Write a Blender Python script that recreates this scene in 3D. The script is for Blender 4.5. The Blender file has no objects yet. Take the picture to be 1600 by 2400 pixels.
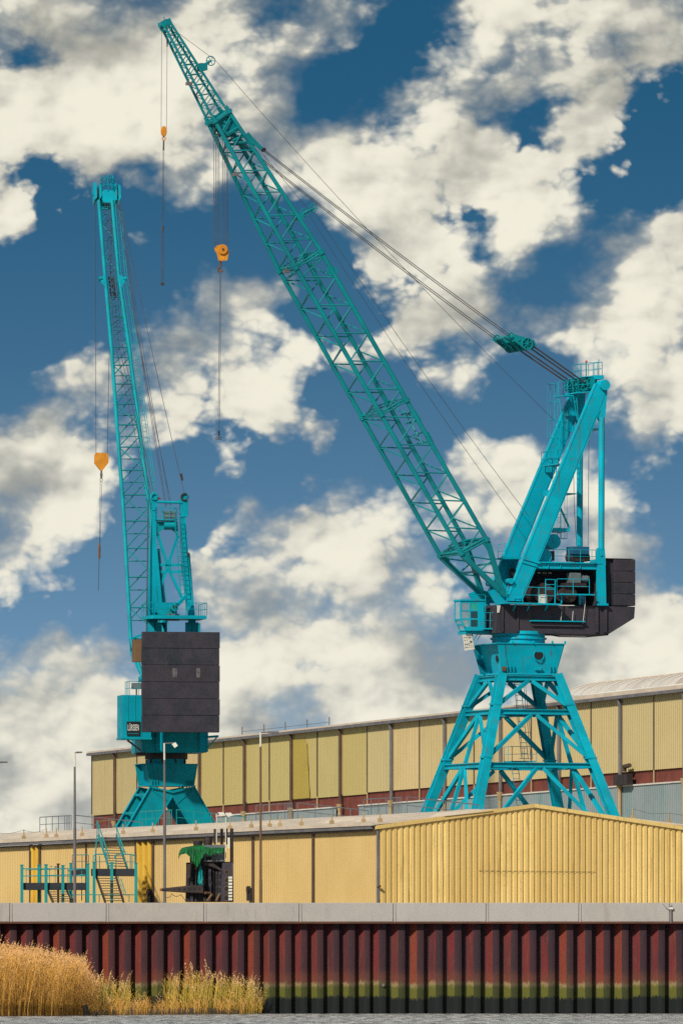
import bpy, math, random
from mathutils import Vector, Matrix, noise as mnoise
rnd = random.Random(7)
scene = bpy.context.scene
col = scene.collection
R = math.radians
V = Vector

# ------------------------------------------------------------------ camera
F, CX, HY = 20700.0, 800.0, 2293.0          # focal length and horizon, in photo pixels (1600 x 2400)
CAM = V((0, 0, 1.8))
cd = bpy.data.cameras.new('camera')
cam = bpy.data.objects.new('camera', cd); col.objects.link(cam)
cam.location = CAM
cam.rotation_euler = (R(90), 0, 0)
cd.sensor_fit = 'VERTICAL'
cd.sensor_height = 36; cd.sensor_width = 24
cd.lens = F / 2400 * 36
cd.shift_y = (HY - 1200) / 2400
cd.clip_start = 1; cd.clip_end = 20000
scene.camera = cam

# ------------------------------------------------------------------ sky and sun
SUN_AZ, SUN_EL = R(-30), R(36)              # to the left of straight behind the camera
sun_dir = V((math.sin(SUN_AZ) * math.cos(SUN_EL), -math.cos(SUN_AZ) * math.cos(SUN_EL), math.sin(SUN_EL)))
sl = bpy.data.lights.new('sun', 'SUN'); sl.energy = 4.2; sl.angle = R(2.0); sl.color = (1, .93, .82)
so = bpy.data.objects.new('sun', sl); col.objects.link(so)
so.rotation_euler = (-sun_dir).to_track_quat('-Z', 'Y').to_euler()
so.location = (-200, -300, 400)

world = bpy.data.worlds.new('World'); scene.world = world; world.use_nodes = True
wt = world.node_tree; wt.nodes.clear()
def wn(t, **kw):
    n = wt.nodes.new(t)
    for k, v in kw.items():
        setattr(n, k, v)
    return n
def wl(a, b): wt.links.new(a, b)
def wset(sock, v):
    if hasattr(v, 'links') or hasattr(v, 'is_linked'): wl(v, sock)
    else: sock.default_value = v
def wm(op, a, b=0.0, c=None, clamp=False):
    n = wn('ShaderNodeMath', operation=op, use_clamp=clamp)
    wset(n.inputs[0], a)
    wset(n.inputs[1], b)
    if c is not None: wset(n.inputs[2], c)
    return n.outputs[0]
def wv(op, a, b=None, c=None):
    n = wn('ShaderNodeVectorMath', operation=op)
    wset(n.inputs[0], a)
    if b is not None: wset(n.inputs[1], b)
    if c is not None: wset(n.inputs[2], c)
    return n.outputs['Value'] if op in ('LENGTH', 'DOT_PRODUCT') else n.outputs[0]
def wmap(a, lo, hi, to0=0.0, to1=1.0, smooth=True):
    n = wn('ShaderNodeMapRange', interpolation_type='SMOOTHSTEP' if smooth else 'LINEAR')
    wset(n.inputs[0], a); n.inputs[1].default_value = lo; n.inputs[2].default_value = hi
    n.inputs[3].default_value = to0; n.inputs[4].default_value = to1
    return n.outputs[0]
def wnoise(vec, scale, detail, rough, out=0, dist=0.0):
    n = wn('ShaderNodeTexNoise'); wl(vec, n.inputs['Vector'])
    n.inputs['Scale'].default_value = scale; n.inputs['Detail'].default_value = detail
    n.inputs['Roughness'].default_value = rough; n.inputs['Distortion'].default_value = dist
    return n.outputs[out]
def wmix(f, a, b):
    n = wn('ShaderNodeMix', data_type='RGBA')
    wset(n.inputs[0], f)
    for s, v in ((n.inputs[6], a), (n.inputs[7], b)): wset(s, v)
    return n.outputs[2]
tc = wn('ShaderNodeTexCoord').outputs['Generated']
sep = wn('ShaderNodeSeparateXYZ'); wl(tc, sep.inputs[0])
dx, dy, dz = sep.outputs
# clear sky: the air deepens quickly above the horizon
hi = wn('ShaderNodeCombineXYZ')
wl(dx, hi.inputs[0]); wl(dy, hi.inputs[1]); wl(wm('MULTIPLY_ADD', wm('MAXIMUM', dz, 0.0), 7.0, .10), hi.inputs[2])
sky = wn('ShaderNodeTexSky', sky_type='NISHITA', sun_disc=False)
sky.sun_elevation = SUN_EL
sky.sun_rotation = math.atan2(sun_dir.x, sun_dir.y)
sky.air_density = 1.0; sky.dust_density = .6; sky.ozone_density = 2.5
wl(wv('NORMALIZE', hi.outputs[0]), sky.inputs['Vector'])
grade = wn('ShaderNodeMix', data_type='RGBA', blend_type='MULTIPLY'); grade.inputs[0].default_value = 1
wl(sky.outputs[0], grade.inputs[6]); wl(wmix(wmap(dz, .004, .108), (1.12, 1.16, 1.02, 1), (.24, .76, .81, 1)), grade.inputs[7])
# clouds: banks of cumulus by direction (x, y, half width, half height), broken up by noise further down
CL = [(120,60,230,150),(300,190,250,200),(50,270,140,150),(470,60,210,110),(430,400,90,90),(600,230,90,120),(20,480,70,90),
 (720,90,170,120),(640,370,70,100),(770,330,90,90),(850,450,110,90),(950,540,90,70),(870,600,60,50),
 (1150,60,120,110),(1400,50,230,130),(990,200,130,45),(1290,170,140,80),(1150,200,90,50),
 (1060,320,110,50),(1150,410,130,80),(1230,490,90,60),(1330,360,80,60),(1370,280,80,55),(1180,580,80,32),
 (1500,720,170,150),(1570,570,80,90),(1400,750,120,80),(1520,900,90,150),(1480,1010,55,70),(1230,750,70,30),
 (1050,690,140,60),(960,760,60,40),(1130,810,60,45),(1020,860,70,45),
 (560,690,100,75),(450,770,140,85),(400,840,120,70),(530,860,90,50),(700,820,60,42),(860,830,60,40),
 (570,950,100,42),(410,960,90,60),(630,920,60,34),(720,990,50,30),
 (190,880,90,55),(110,940,55,45),(60,1060,160,75),(170,1090,110,60),(60,1200,150,90),(190,1180,60,60),(20,1310,60,40),
 (760,1230,180,110),(890,1190,50,55),(630,1330,160,80),(850,1330,160,140),(540,1400,110,90),(700,1460,190,110),(480,1290,60,40),
 (600,1530,110,70),(890,1480,200,110),(1010,1470,130,90),(1000,1590,230,100),(800,1620,140,60),(1230,1500,170,130),
 (1110,1090,90,80),(1180,1180,130,110),(1060,1050,60,50),(1390,1200,100,110),(1480,1450,150,100),(1320,1500,230,120),(1500,1580,180,120),
 (180,1530,170,60),(60,1620,170,90),(270,1640,180,90),(120,1790,330,170),(330,1760,190,120),(60,1930,300,120),
 (320,555,34,42),(512,1062,40,34),(235,680,22,28),(970,1340,60,50),(880,1590,380,190),(1350,1500,330,190),(560,1600,200,130),(640,1420,200,170),(250,130,260,150),(400,250,200,140),(150,1700,330,220),(830,400,110,130),(430,820,140,90),(1500,660,150,140),(1180,1130,140,120),(80,1130,160,150)]
HOLES = [(60,115,70,45),(900,140,60,70),(490,175,45,40),(800,130,40,30),(760,230,60,40)]
import numpy as np
GX = np.linspace(-200, 1800, 66); GY = np.linspace(-150, 2350, 84)
def field_of(items):
    XX, YY = np.meshgrid(GX / 1.0204, GY / 1.0204); f = np.full(XX.shape, 9.0)
    for (x, y, rx, ry) in items:
        d = np.sqrt(((XX - x) / rx) ** 2 + ((YY - y) / ry) ** 2)
        h = np.clip(.5 + (f - d) / .6, 0, 1); f = f * (1 - h) + d * h - .3 * h * (1 - h)
    return 1 - f
covmap = np.clip(field_of(CL), -.9, .9) - .75 * np.clip(field_of(HOLES) + .35, 0, 1)
GREY = [(860,1290,120,90),(1010,1560,230,110),(90,1800,260,130),(300,1760,160,90),(1300,1520,200,120),(700,1180,120,40),(1470,1560,160,90),(60,1640,150,60)]
for _ in range(3):
    covmap = (covmap + np.roll(covmap, 1, 0) + np.roll(covmap, -1, 0) + np.roll(covmap, 1, 1) + np.roll(covmap, -1, 1)) / 5
greymap = np.clip(field_of(GREY) + .3, 0, 1)
tx = wmap(dx, (GX[0] - CX) / F, (GX[-1] - CX) / F, smooth=False); ty = wmap(dz, (HY - GY[0]) / F, (HY - GY[-1]) / F, smooth=False)
def lookup(mp, rank, qx_, qy_):
    """a smooth map over the sky as a sum of products of curves"""
    U, Sg, Vt = np.linalg.svd(mp, full_matrices=False); out = None
    for k in range(0, rank, 3):
        sockets = []
        for vals, inp, gp in (([Vt[j] for j in range(k, k + 3)], qx_, GX), ([U[:, j] for j in range(k, k + 3)], qy_, GY)):
            n = wn('ShaderNodeRGBCurve'); wl(inp, n.inputs['Color']); cm = n.mapping; cm.use_clip = False; cm.extend = 'HORIZONTAL'; sc_ = []
            for ch, v in enumerate(vals):
                m_ = float(np.abs(v).max()); sc_.append(m_); c = cm.curves[ch]; xs = np.linspace(0, 1, len(v))
                c.points[0].location = (0, .5 + .5 * v[0] / m_); c.points[1].location = (1, .5 + .5 * v[-1] / m_)
                for x_, y_ in zip(xs[1:-1], v[1:-1]): c.points.new(float(x_), float(.5 + .5 * y_ / m_))
            cm.update(); sockets.append((n.outputs[0], sc_))
        (a, sa), (b_, sb) = sockets
        w = [float(Sg[k + j]) * sa[j] * sb[j] for j in range(3)]
        fa = wv('MULTIPLY_ADD', a, (2, 2, 2), (-1, -1, -1)); fb = wv('MULTIPLY_ADD', b_, tuple(2 * q for q in w), tuple(-q for q in w))
        d = wv('DOT_PRODUCT', fa, fb); out = d if out is None else wm('ADD', out, d)
    return out
wob = wv('SUBTRACT', wnoise(tc, 150, 3, .55, 1), (.5, .5, .5))
q = wv('MULTIPLY_ADD', wob, (.0085, 0, .0075), tc)
sq = wn('ShaderNodeSeparateXYZ'); wl(q, sq.inputs[0])
txw = wmap(sq.outputs[0], (GX[0] - CX) / F, (GX[-1] - CX) / F, smooth=False); tyw = wmap(sq.outputs[2], (HY - GY[0]) / F, (HY - GY[-1]) / F, smooth=False)
covf = lookup(covmap, 18, txw, tyw)
greyf = lookup(greymap, 6, tx, ty)
# everywhere else the same broken cumulus goes on
gen = wmap(wnoise(tc, 38, 3, .5), .38, .62, -.9, .7, False)
vx = wm('ABSOLUTE', dx)
inside = wm('MULTIPLY', wmap(vx, .042, .06, 1, 0), wm('MULTIPLY', wmap(dz, .112, .135, 1, 0), wmap(dy, 0, .2)))
mixf = wn('ShaderNodeMix', data_type='FLOAT'); wl(inside, mixf.inputs[0]); wl(gen, mixf.inputs[2]); wl(covf, mixf.inputs[3])
cover = mixf.outputs[0]
st = wv('MULTIPLY', tc, (1, 1, 1.35))
def puff(vec, det=2.0):
    n = wn('ShaderNodeTexVoronoi', feature='F1', voronoi_dimensions='2D', normalize=True); wl(vec, n.inputs['Vector'])
    n.inputs['Scale'].default_value = 190; n.inputs['Detail'].default_value = det; n.inputs['Roughness'].default_value = .55; n.inputs['Lacunarity'].default_value = 2.3
    return n.outputs['Distance']
sw = wn('ShaderNodeCombineXYZ')
wq = wv('MULTIPLY_ADD', wob, (.0035, .0035, .0035), st); s2 = wn('ShaderNodeSeparateXYZ'); wl(wq, s2.inputs[0]); wl(s2.outputs[0], sw.inputs[0]); wl(s2.outputs[2], sw.inputs[1])
flat = sw.outputs[0]
vA = puff(flat); vB = puff(wv('ADD', flat, (-.0008, .0012, 0)), 1.0)
nA = wnoise(st, 80, 11, .55, dist=.06)
nS = wnoise(st, 58, 3.5, .45)
nT = wnoise(wv('ADD', st, (-.0036, 0, .0056)), 58, 3.5, .45)
nW = wnoise(st, 26, 2, .5)
base_d = wm('MULTIPLY_ADD', cover, 1.05, wm('MULTIPLY', wm('SUBTRACT', nA, .5), 1.9))
dens = wm('MULTIPLY_ADD', wm('SUBTRACT', .26, vA), .95, base_d)
lit = wm('MULTIPLY_ADD', wm('SUBTRACT', nS, nT), 4.2, .64)
lit = wm('ADD', lit, wm('MULTIPLY', wm('SUBTRACT', vB, vA), 1.1))
lit = wm('ADD', lit, wm('MULTIPLY', wm('SUBTRACT', nA, .52), 1.0))
soft = wm('MULTIPLY', wmap(nW, .36, .60, .34, 1.05), wmap(lit, .3, 1.0, 1.35, .65))
alpha = wm('DIVIDE', wm('ADD', dens, .28), soft, clamp=True)
alpha = wmap(alpha, 0, 1)
# bases hang greyer towards the horizon, where one looks at their undersides
lit = wm('SUBTRACT', lit, wm('MULTIPLY', greyf, wm('MULTIPLY', inside, .26)))
lit = wm('ADD', wm('MULTIPLY', wmap(lit, -.35, 1.25), .90), wm('MULTIPLY', nA, .16), clamp=True)
grey = wmix(wmap(dz, .02, .10), (.27, .295, .30, 1), (.33, .33, .29, 1))
cloud = wmix(lit, grey, (.90, .86, .72, 1))
skyc = wmix(wm('MULTIPLY', alpha, .98), wv('SCALE', grade.outputs[2]), cloud)

for n in wt.nodes:
    if n.bl_idname == 'ShaderNodeVectorMath' and n.operation == 'SCALE': n.inputs['Scale'].default_value = .10
bg = wn('ShaderNodeBackground'); wl(skyc, bg.inputs[0]); bg.inputs[1].default_value = 1.0
wo = wn('ShaderNodeOutputWorld'); wl(bg.outputs[0], wo.inputs[0])
world.cycles.sampling_method = 'MANUAL'; world.cycles.sample_map_resolution = 512

vs = scene.view_settings
scene.display_settings.display_device = 'sRGB'
vs.view_transform = 'Standard'; vs.look = 'None'; vs.exposure = 0; vs.gamma = 1; vs.use_curve_mapping = False
scene.cycles.use_denoising = False
scene.cycles.max_bounces = 6
scene.cycles.caustics_reflective = False; scene.cycles.caustics_refractive = False

# ------------------------------------------------------------------ materials
def srgb(r, g, b):
    f = lambda c: (c / 255 / 12.92) if c <= 10 else ((c / 255 + .055) / 1.055) ** 2.4
    return (f(r), f(g), f(b))
M = {}
def mat(name, c1, c2=None, scale=.6, rough=.55, metal=0.0, stain=None, stain_amt=.5, stain_scale=(5, 5, .5), speck=None, speck_amt=.3, speck_scale=25.0,
        bump=0.0, bump_scale=30.0, alt=None, alt_amt=0.0, alt_lo=0.0, spec=.35):
    m = bpy.data.materials.new(name); m.use_nodes = True
    t = m.node_tree; ns = t.nodes; b = ns['Principled BSDF']; L = t.links.new
    tcn = ns.new('ShaderNodeTexCoord')
    def noise(sc, det=5, rg=.6, vec=None):
        n = ns.new('ShaderNodeTexNoise'); n.inputs['Scale'].default_value = sc; n.inputs['Detail'].default_value = det; n.inputs['Roughness'].default_value = rg
        L(vec or tcn.outputs['Object'], n.inputs['Vector']); return n.outputs[0]
    def ramp(s, lo, hi, top=1.0):
        n = ns.new('ShaderNodeMapRange'); n.interpolation_type = 'SMOOTHSTEP'; L(s, n.inputs[0])
        n.inputs[1].default_value = lo; n.inputs[2].default_value = hi; n.inputs[4].default_value = top; return n.outputs[0]
    def mix(f, a, c):
        n = ns.new('ShaderNodeMix'); n.data_type = 'RGBA'; L(f, n.inputs[0])
        for s, v in ((n.inputs[6], a), (n.inputs[7], c)):
            if isinstance(v, tuple): s.default_value = (*v[:3], 1)
            else: L(v, s)
        return n.outputs[2]
    colr = mix(ramp(noise(scale), .35, .65), c1, c2 or tuple(k * .8 for k in c1))
    if stain:
        mp = ns.new('ShaderNodeMapping'); mp.inputs['Scale'].default_value = stain_scale; L(tcn.outputs['Object'], mp.inputs[0])
        colr = mix(ramp(noise(1.0, 7, .65, mp.outputs[0]), .52, .78, stain_amt), colr, stain)
    if speck:
        colr = mix(ramp(noise(speck_scale, 4, .7), .54, .74, speck_amt), colr, speck)
    if alt:                                    # each piece its own shade
        oi = ns.new('ShaderNodeObjectInfo')
        colr = mix(ramp(oi.outputs['Random'], alt_lo, 1, alt_amt), colr, alt)
    L(colr, b.inputs['Base Color'])
    rr = ns.new('ShaderNodeMapRange'); L(noise(scale * 4), rr.inputs[0]); rr.inputs[3].default_value = rough - .12; rr.inputs[4].default_value = rough + .12
    L(rr.outputs[0], b.inputs['Roughness'])
    b.inputs['Metallic'].default_value = metal
    b.inputs['Specular IOR Level'].default_value = spec
    if bump:
        bn = ns.new('ShaderNodeBump'); bn.inputs['Strength'].default_value = bump; bn.inputs['Distance'].default_value = .03
        L(noise(bump_scale, 6, .7), bn.inputs['Height']); L(bn.outputs[0], b.inputs['Normal'])
    M[name] = m
    return m
mat('crane_paint', (.0, .41, .55), (.0, .33, .45), scale=.5, rough=.5, spec=.12, stain=(.07, .10, .09), stain_amt=.8, stain_scale=(4, 4, .3), speck=(.12, .07, .04), speck_amt=.5, speck_scale=4)
mat('crane_paint_worn', (.0, .38, .50), (.001, .28, .37), scale=.7, rough=.5, spec=.12, stain=(.09, .08, .06), stain_amt=.7, stain_scale=(4, 4, .35), speck=(.06, .14, .13), speck_amt=.4)
mat('jib_paint', (.0, .235, .265), (.001, .17, .20), scale=.5, rough=.45, spec=.25, stain=(.02, .10, .09), stain_amt=.4)
mat('old_paint', (.0, .32, .42), (.0, .25, .34), scale=.5, rough=.5, spec=.12, stain=(.01, .12, .13), stain_amt=.5, speck=(.02, .09, .09), speck_amt=.3)
mat('old_paint_worn', (.0, .30, .36), (.001, .225, .28), scale=.7, rough=.5, spec=.12, stain=(.05, .08, .07), stain_amt=.6, stain_scale=(4, 4, .35), speck=(.04, .10, .09), speck_amt=.4)
mat('girder_dark', (.044, .037, .050), (.027, .027, .037), scale=.8, rough=.75, stain=(.10, .05, .035), stain_amt=.5, stain_scale=(3, 3, .5), speck=(.10, .09, .10), speck_amt=.5, speck_scale=14, bump=.4)
mat('counterweight_dark', (.038, .034, .050), (.016, .021, .032), scale=.9, rough=.8, stain=(.060, .048, .052), stain_amt=.6, stain_scale=(2, 2, .8), speck=(.085, .08, .09), speck_amt=.75, speck_scale=16, bump=1.0, alt=(.040, .032, .040), alt_amt=.6)
mat('machine_grey', (.13, .16, .17), (.09, .11, .12), rough=.5)
mat('machine_blue', (.01, .12, .22), (.01, .08, .15), rough=.45, stain=(.02, .03, .04))
mat('black_steel', (.018, .015, .016), (.045, .028, .026), scale=1.5, rough=.6, speck=(.10, .05, .04), speck_amt=.4, speck_scale=8)
mat('rope_steel', (.05, .045, .05), (.08, .075, .08), rough=.6, metal=.2)
mat('hook_yellow', (.62, .25, .010), (.50, .18, .008), scale=1.5, rough=.5, stain=(.14, .06, .02), stain_amt=.6, speck=(.12, .05, .02), speck_amt=.4)
mat('hook_rust', (.20, .075, .02), (.12, .05, .02), rough=.7)
mat('white_paint', (.70, .69, .62), (.58, .57, .52), rough=.6)
mat('sign_black', (.012, .016, .02), (.016, .02, .024), rough=.4)
mat('lamp_red', (.5, .02, .02), (.4, .02, .02), rough=.3)
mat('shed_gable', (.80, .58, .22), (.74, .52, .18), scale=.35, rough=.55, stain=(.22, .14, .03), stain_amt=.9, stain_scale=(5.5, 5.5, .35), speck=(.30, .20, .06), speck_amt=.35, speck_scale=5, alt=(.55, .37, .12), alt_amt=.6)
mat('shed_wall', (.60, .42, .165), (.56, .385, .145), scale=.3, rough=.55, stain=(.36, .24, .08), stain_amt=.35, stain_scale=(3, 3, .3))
mat('shed_column', (.62, .38, .045), (.54, .32, .035), scale=.6, rough=.5, stain=(.25, .14, .02), stain_amt=.5)
mat('shed_roof', (.62, .52, .41), (.52, .43, .34), scale=.5, rough=.7, stain=(.30, .22, .13), stain_amt=.6)
mat('trim_brown', (.10, .062, .035), (.065, .042, .028), rough=.6)
mat('gutter_grey', (.16, .15, .155), (.11, .105, .11), rough=.5)
mat('cream_pipe', (.42, .31, .16), (.34, .24, .12), rough=.6)
mat('hall_cream', (.54, .41, .20), (.49, .37, .175), scale=.25, rough=.6, stain=(.26, .19, .07), stain_amt=.5, stain_scale=(1.2, 1.2, .12), alt=(.43, .36, .17), alt_amt=.7)
mat('hall_olive', (.50, .425, .19), (.45, .385, .165), scale=.25, rough=.6, stain=(.26, .24, .08), stain_amt=.5, stain_scale=(1.2, 1.2, .12), alt=(.47, .37, .13), alt_amt=.8)
mat('hall_ochre', (.44, .33, .06), (.40, .29, .05), scale=.25, rough=.6, stain=(.28, .22, .06), stain_amt=.5)
mat('brick_red', (.20, .048, .030), (.145, .036, .026), scale=1.0, rough=.85, speck=(.09, .03, .025), speck_amt=.6, speck_scale=3, bump=.3)
mat('hall_grey', (.27, .31, .31), (.22, .27, .275), scale=.2, rough=.55, stain=(.10, .26, .25), stain_amt=.8, stain_scale=(.5, .5, .12))
mat('vault_sheet', (.60, .57, .52), (.50, .47, .43), scale=.3, rough=.5, stain=(.34, .20, .13), stain_amt=.5, stain_scale=(.35, .35, .35), alt=(.24, .11, .06), alt_amt=.95, alt_lo=.72)
mat('quay_cap', (.40, .37, .335), (.345, .32, .29), scale=.6, rough=.9, stain=(.22, .19, .15), stain_amt=.7, stain_scale=(2.5, 2.5, .5), speck=(.27, .24, .22), speck_amt=.4, speck_scale=12, bump=.25, alt=(.40, .37, .35), alt_amt=.7)
mat('joint_dark', (.05, .045, .04), (.04, .035, .03), rough=.9)
mat('cap_rail', (.13, .05, .03), (.09, .04, .025), rough=.85)
mat('post_grey', (.16, .14, .14), (.12, .11, .11), rough=.55)
mat('post_brown', (.17, .095, .045), (.13, .07, .035), rough=.6)
mat('lamp_white', (.72, .68, .58), (.62, .58, .50), rough=.4)
mat('rail_grey', (.17, .19, .21), (.13, .15, .17), rough=.5, metal=.3)
mat('deck_dark', (.016, .022, .030), (.028, .026, .030), scale=1.5, rough=.5)
mat('stair_steel', (.075, .05, .03), (.05, .035, .025), rough=.6)
mat('platform_paint', (.003, .27, .27), (.004, .22, .23), scale=.8, rough=.45, stain=(.03, .10, .09), stain_amt=.5)
mat('tarp_green', (.003, .13, .03), (.002, .07, .018), scale=1.5, rough=.6, bump=.6, bump_scale=4)
mat('stump', (.02, .015, .012), (.035, .025, .018), rough=.9, bump=.6)
mat('concrete', (.28, .26, .23), (.23, .21, .19), rough=.9)
mat('mud', (.08, .055, .03), (.055, .04, .022), rough=.8, bump=.4)
mat('patch_grey', (.13, .12, .13), (.06, .055, .06), scale=3, rough=.9, speck=(.03, .03, .035), speck_amt=.8, speck_scale=9)
mat('dark_void', (.012, .013, .015), (.018, .018, .02), rough=.8)
def glass(name, c, rough=.06, alpha=.25):
    m = bpy.data.materials.new(name); m.use_nodes = True; b = m.node_tree.nodes['Principled BSDF']
    b.inputs['Base Color'].default_value = (*c, 1); b.inputs['Roughness'].default_value = rough; b.inputs['Alpha'].default_value = alpha
    b.inputs['Specular IOR Level'].default_value = .8
    M[name] = m
glass('cab_glass', (.35, .45, .45), alpha=.28)
glass('cab_glass_green', (.01, .42, .32), alpha=.75)
glass('cab_glass_dark', (.006, .05, .06), alpha=.9)

def pile_material():
    m = bpy.data.materials.new('pile_rust'); m.use_nodes = True
    t = m.node_tree; ns = t.nodes; b = ns['Principled BSDF']; L = t.links.new
    tcn = ns.new('ShaderNodeTexCoord'); oi = ns.new('ShaderNodeObjectInfo')
    def noise(sc, det=6, rg=.65, stretch=None):
        n = ns.new('ShaderNodeTexNoise'); n.noise_dimensions = '4D'; n.inputs['Scale'].default_value = sc; n.inputs['Detail'].default_value = det; n.inputs['Roughness'].default_value = rg
        mp = ns.new('ShaderNodeMapping'); mp.inputs['Scale'].default_value = stretch or (1, 1, 1); L(tcn.outputs['Object'], mp.inputs[0]); L(mp.outputs[0], n.inputs['Vector'])
        w = ns.new('ShaderNodeMath'); w.operation = 'MULTIPLY'; L(oi.outputs['Random'], w.inputs[0]); w.inputs[1].default_value = 50; L(w.outputs[0], n.inputs['W'])
        return n.outputs[0]
    def ramp(s, lo, hi, top=1.0, bot=0.0):
        n = ns.new('ShaderNodeMapRange'); n.interpolation_type = 'SMOOTHSTEP'; L(s, n.inputs[0])
        n.inputs[1].default_value = lo; n.inputs[2].default_value = hi; n.inputs[3].default_value = bot; n.inputs[4].default_value = top; return n.outputs[0]
    def mix(f, a, c):
        n = ns.new('ShaderNodeMix'); n.data_type = 'RGBA'; L(f, n.inputs[0])
        for s, v in ((n.inputs[6], a), (n.inputs[7], c)):
            if isinstance(v, tuple): s.default_value = (*v, 1)
            else: L(v, s)
        return n.outputs[2]
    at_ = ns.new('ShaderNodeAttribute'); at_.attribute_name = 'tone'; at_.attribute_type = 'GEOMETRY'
    sp = ns.new('ShaderNodeSeparateXYZ'); L(tcn.outputs['Object'], sp.inputs[0])
    base = mix(ramp(noise(1.0, 4, .5, (1, 1, .35)), .35, .65), (.165, .024, .024), (.085, .022, .026))
    base = mix(ramp(oi.outputs['Random'], .45, 1.0, .85), base, (.24, .045, .018))
    base = mix(ramp(noise(7, 5, .7, (1, 1, .12)), .5, .72, .6), base, (.16, .080, .05))
    base = mix(ramp(noise(14, 5, .75, (1, 1, .06)), .56, .72, .75), base, (.045, .018, .018))
    base = mix(ramp(noise(16, 5, .8), .48, .66, .7), base, (.030, .016, .020))
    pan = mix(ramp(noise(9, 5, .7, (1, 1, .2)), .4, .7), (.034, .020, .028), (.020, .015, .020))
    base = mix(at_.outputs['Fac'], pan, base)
    hz = ns.new('ShaderNodeMath'); hz.operation = 'MULTIPLY_ADD'; L(noise(6, 5, .7), hz.inputs[0]); hz.inputs[1].default_value = .34; L(sp.outputs[2], hz.inputs[2])
    hs = ns.new('ShaderNodeMath'); hs.operation = 'MULTIPLY_ADD'; L(noise(11, 4, .7, (1, 1, .15)), hs.inputs[0]); hs.inputs[1].default_value = .55; L(hz.outputs[0], hs.inputs[2])
    ho = ns.new('ShaderNodeMath'); ho.operation = 'MULTIPLY_ADD'; L(oi.outputs['Random'], ho.inputs[0]); ho.inputs[1].default_value = .16; L(hs.outputs[0], ho.inputs[2])
    hf = ns.new('ShaderNodeMath'); hf.operation = 'SUBTRACT'; L(ho.outputs[0], hf.inputs[0]); hf.inputs[1].default_value = .33
    h = hf.outputs[0]
    # tide marks: rust, a pale lime line, yellow-green weed, black wet steel
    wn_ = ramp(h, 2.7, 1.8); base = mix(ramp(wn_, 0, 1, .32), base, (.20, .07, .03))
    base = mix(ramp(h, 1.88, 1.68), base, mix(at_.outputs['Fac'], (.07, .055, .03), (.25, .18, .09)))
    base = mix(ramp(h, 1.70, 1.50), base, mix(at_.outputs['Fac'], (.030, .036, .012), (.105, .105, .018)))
    base = mix(ramp(h, 1.10, .96), base, (.009, .012, .012))
    L(base, b.inputs['Base Color'])
    b.inputs['Roughness'].default_value = .8; b.inputs['Specular IOR Level'].default_value = .25
    bn = ns.new('ShaderNodeBump'); bn.inputs['Strength'].default_value = .5; bn.inputs['Distance'].default_value = .02
    L(noise(22), bn.inputs['Height']); L(bn.outputs[0], b.inputs['Normal'])
    M['pile_rust'] = m
pile_material()

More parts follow.
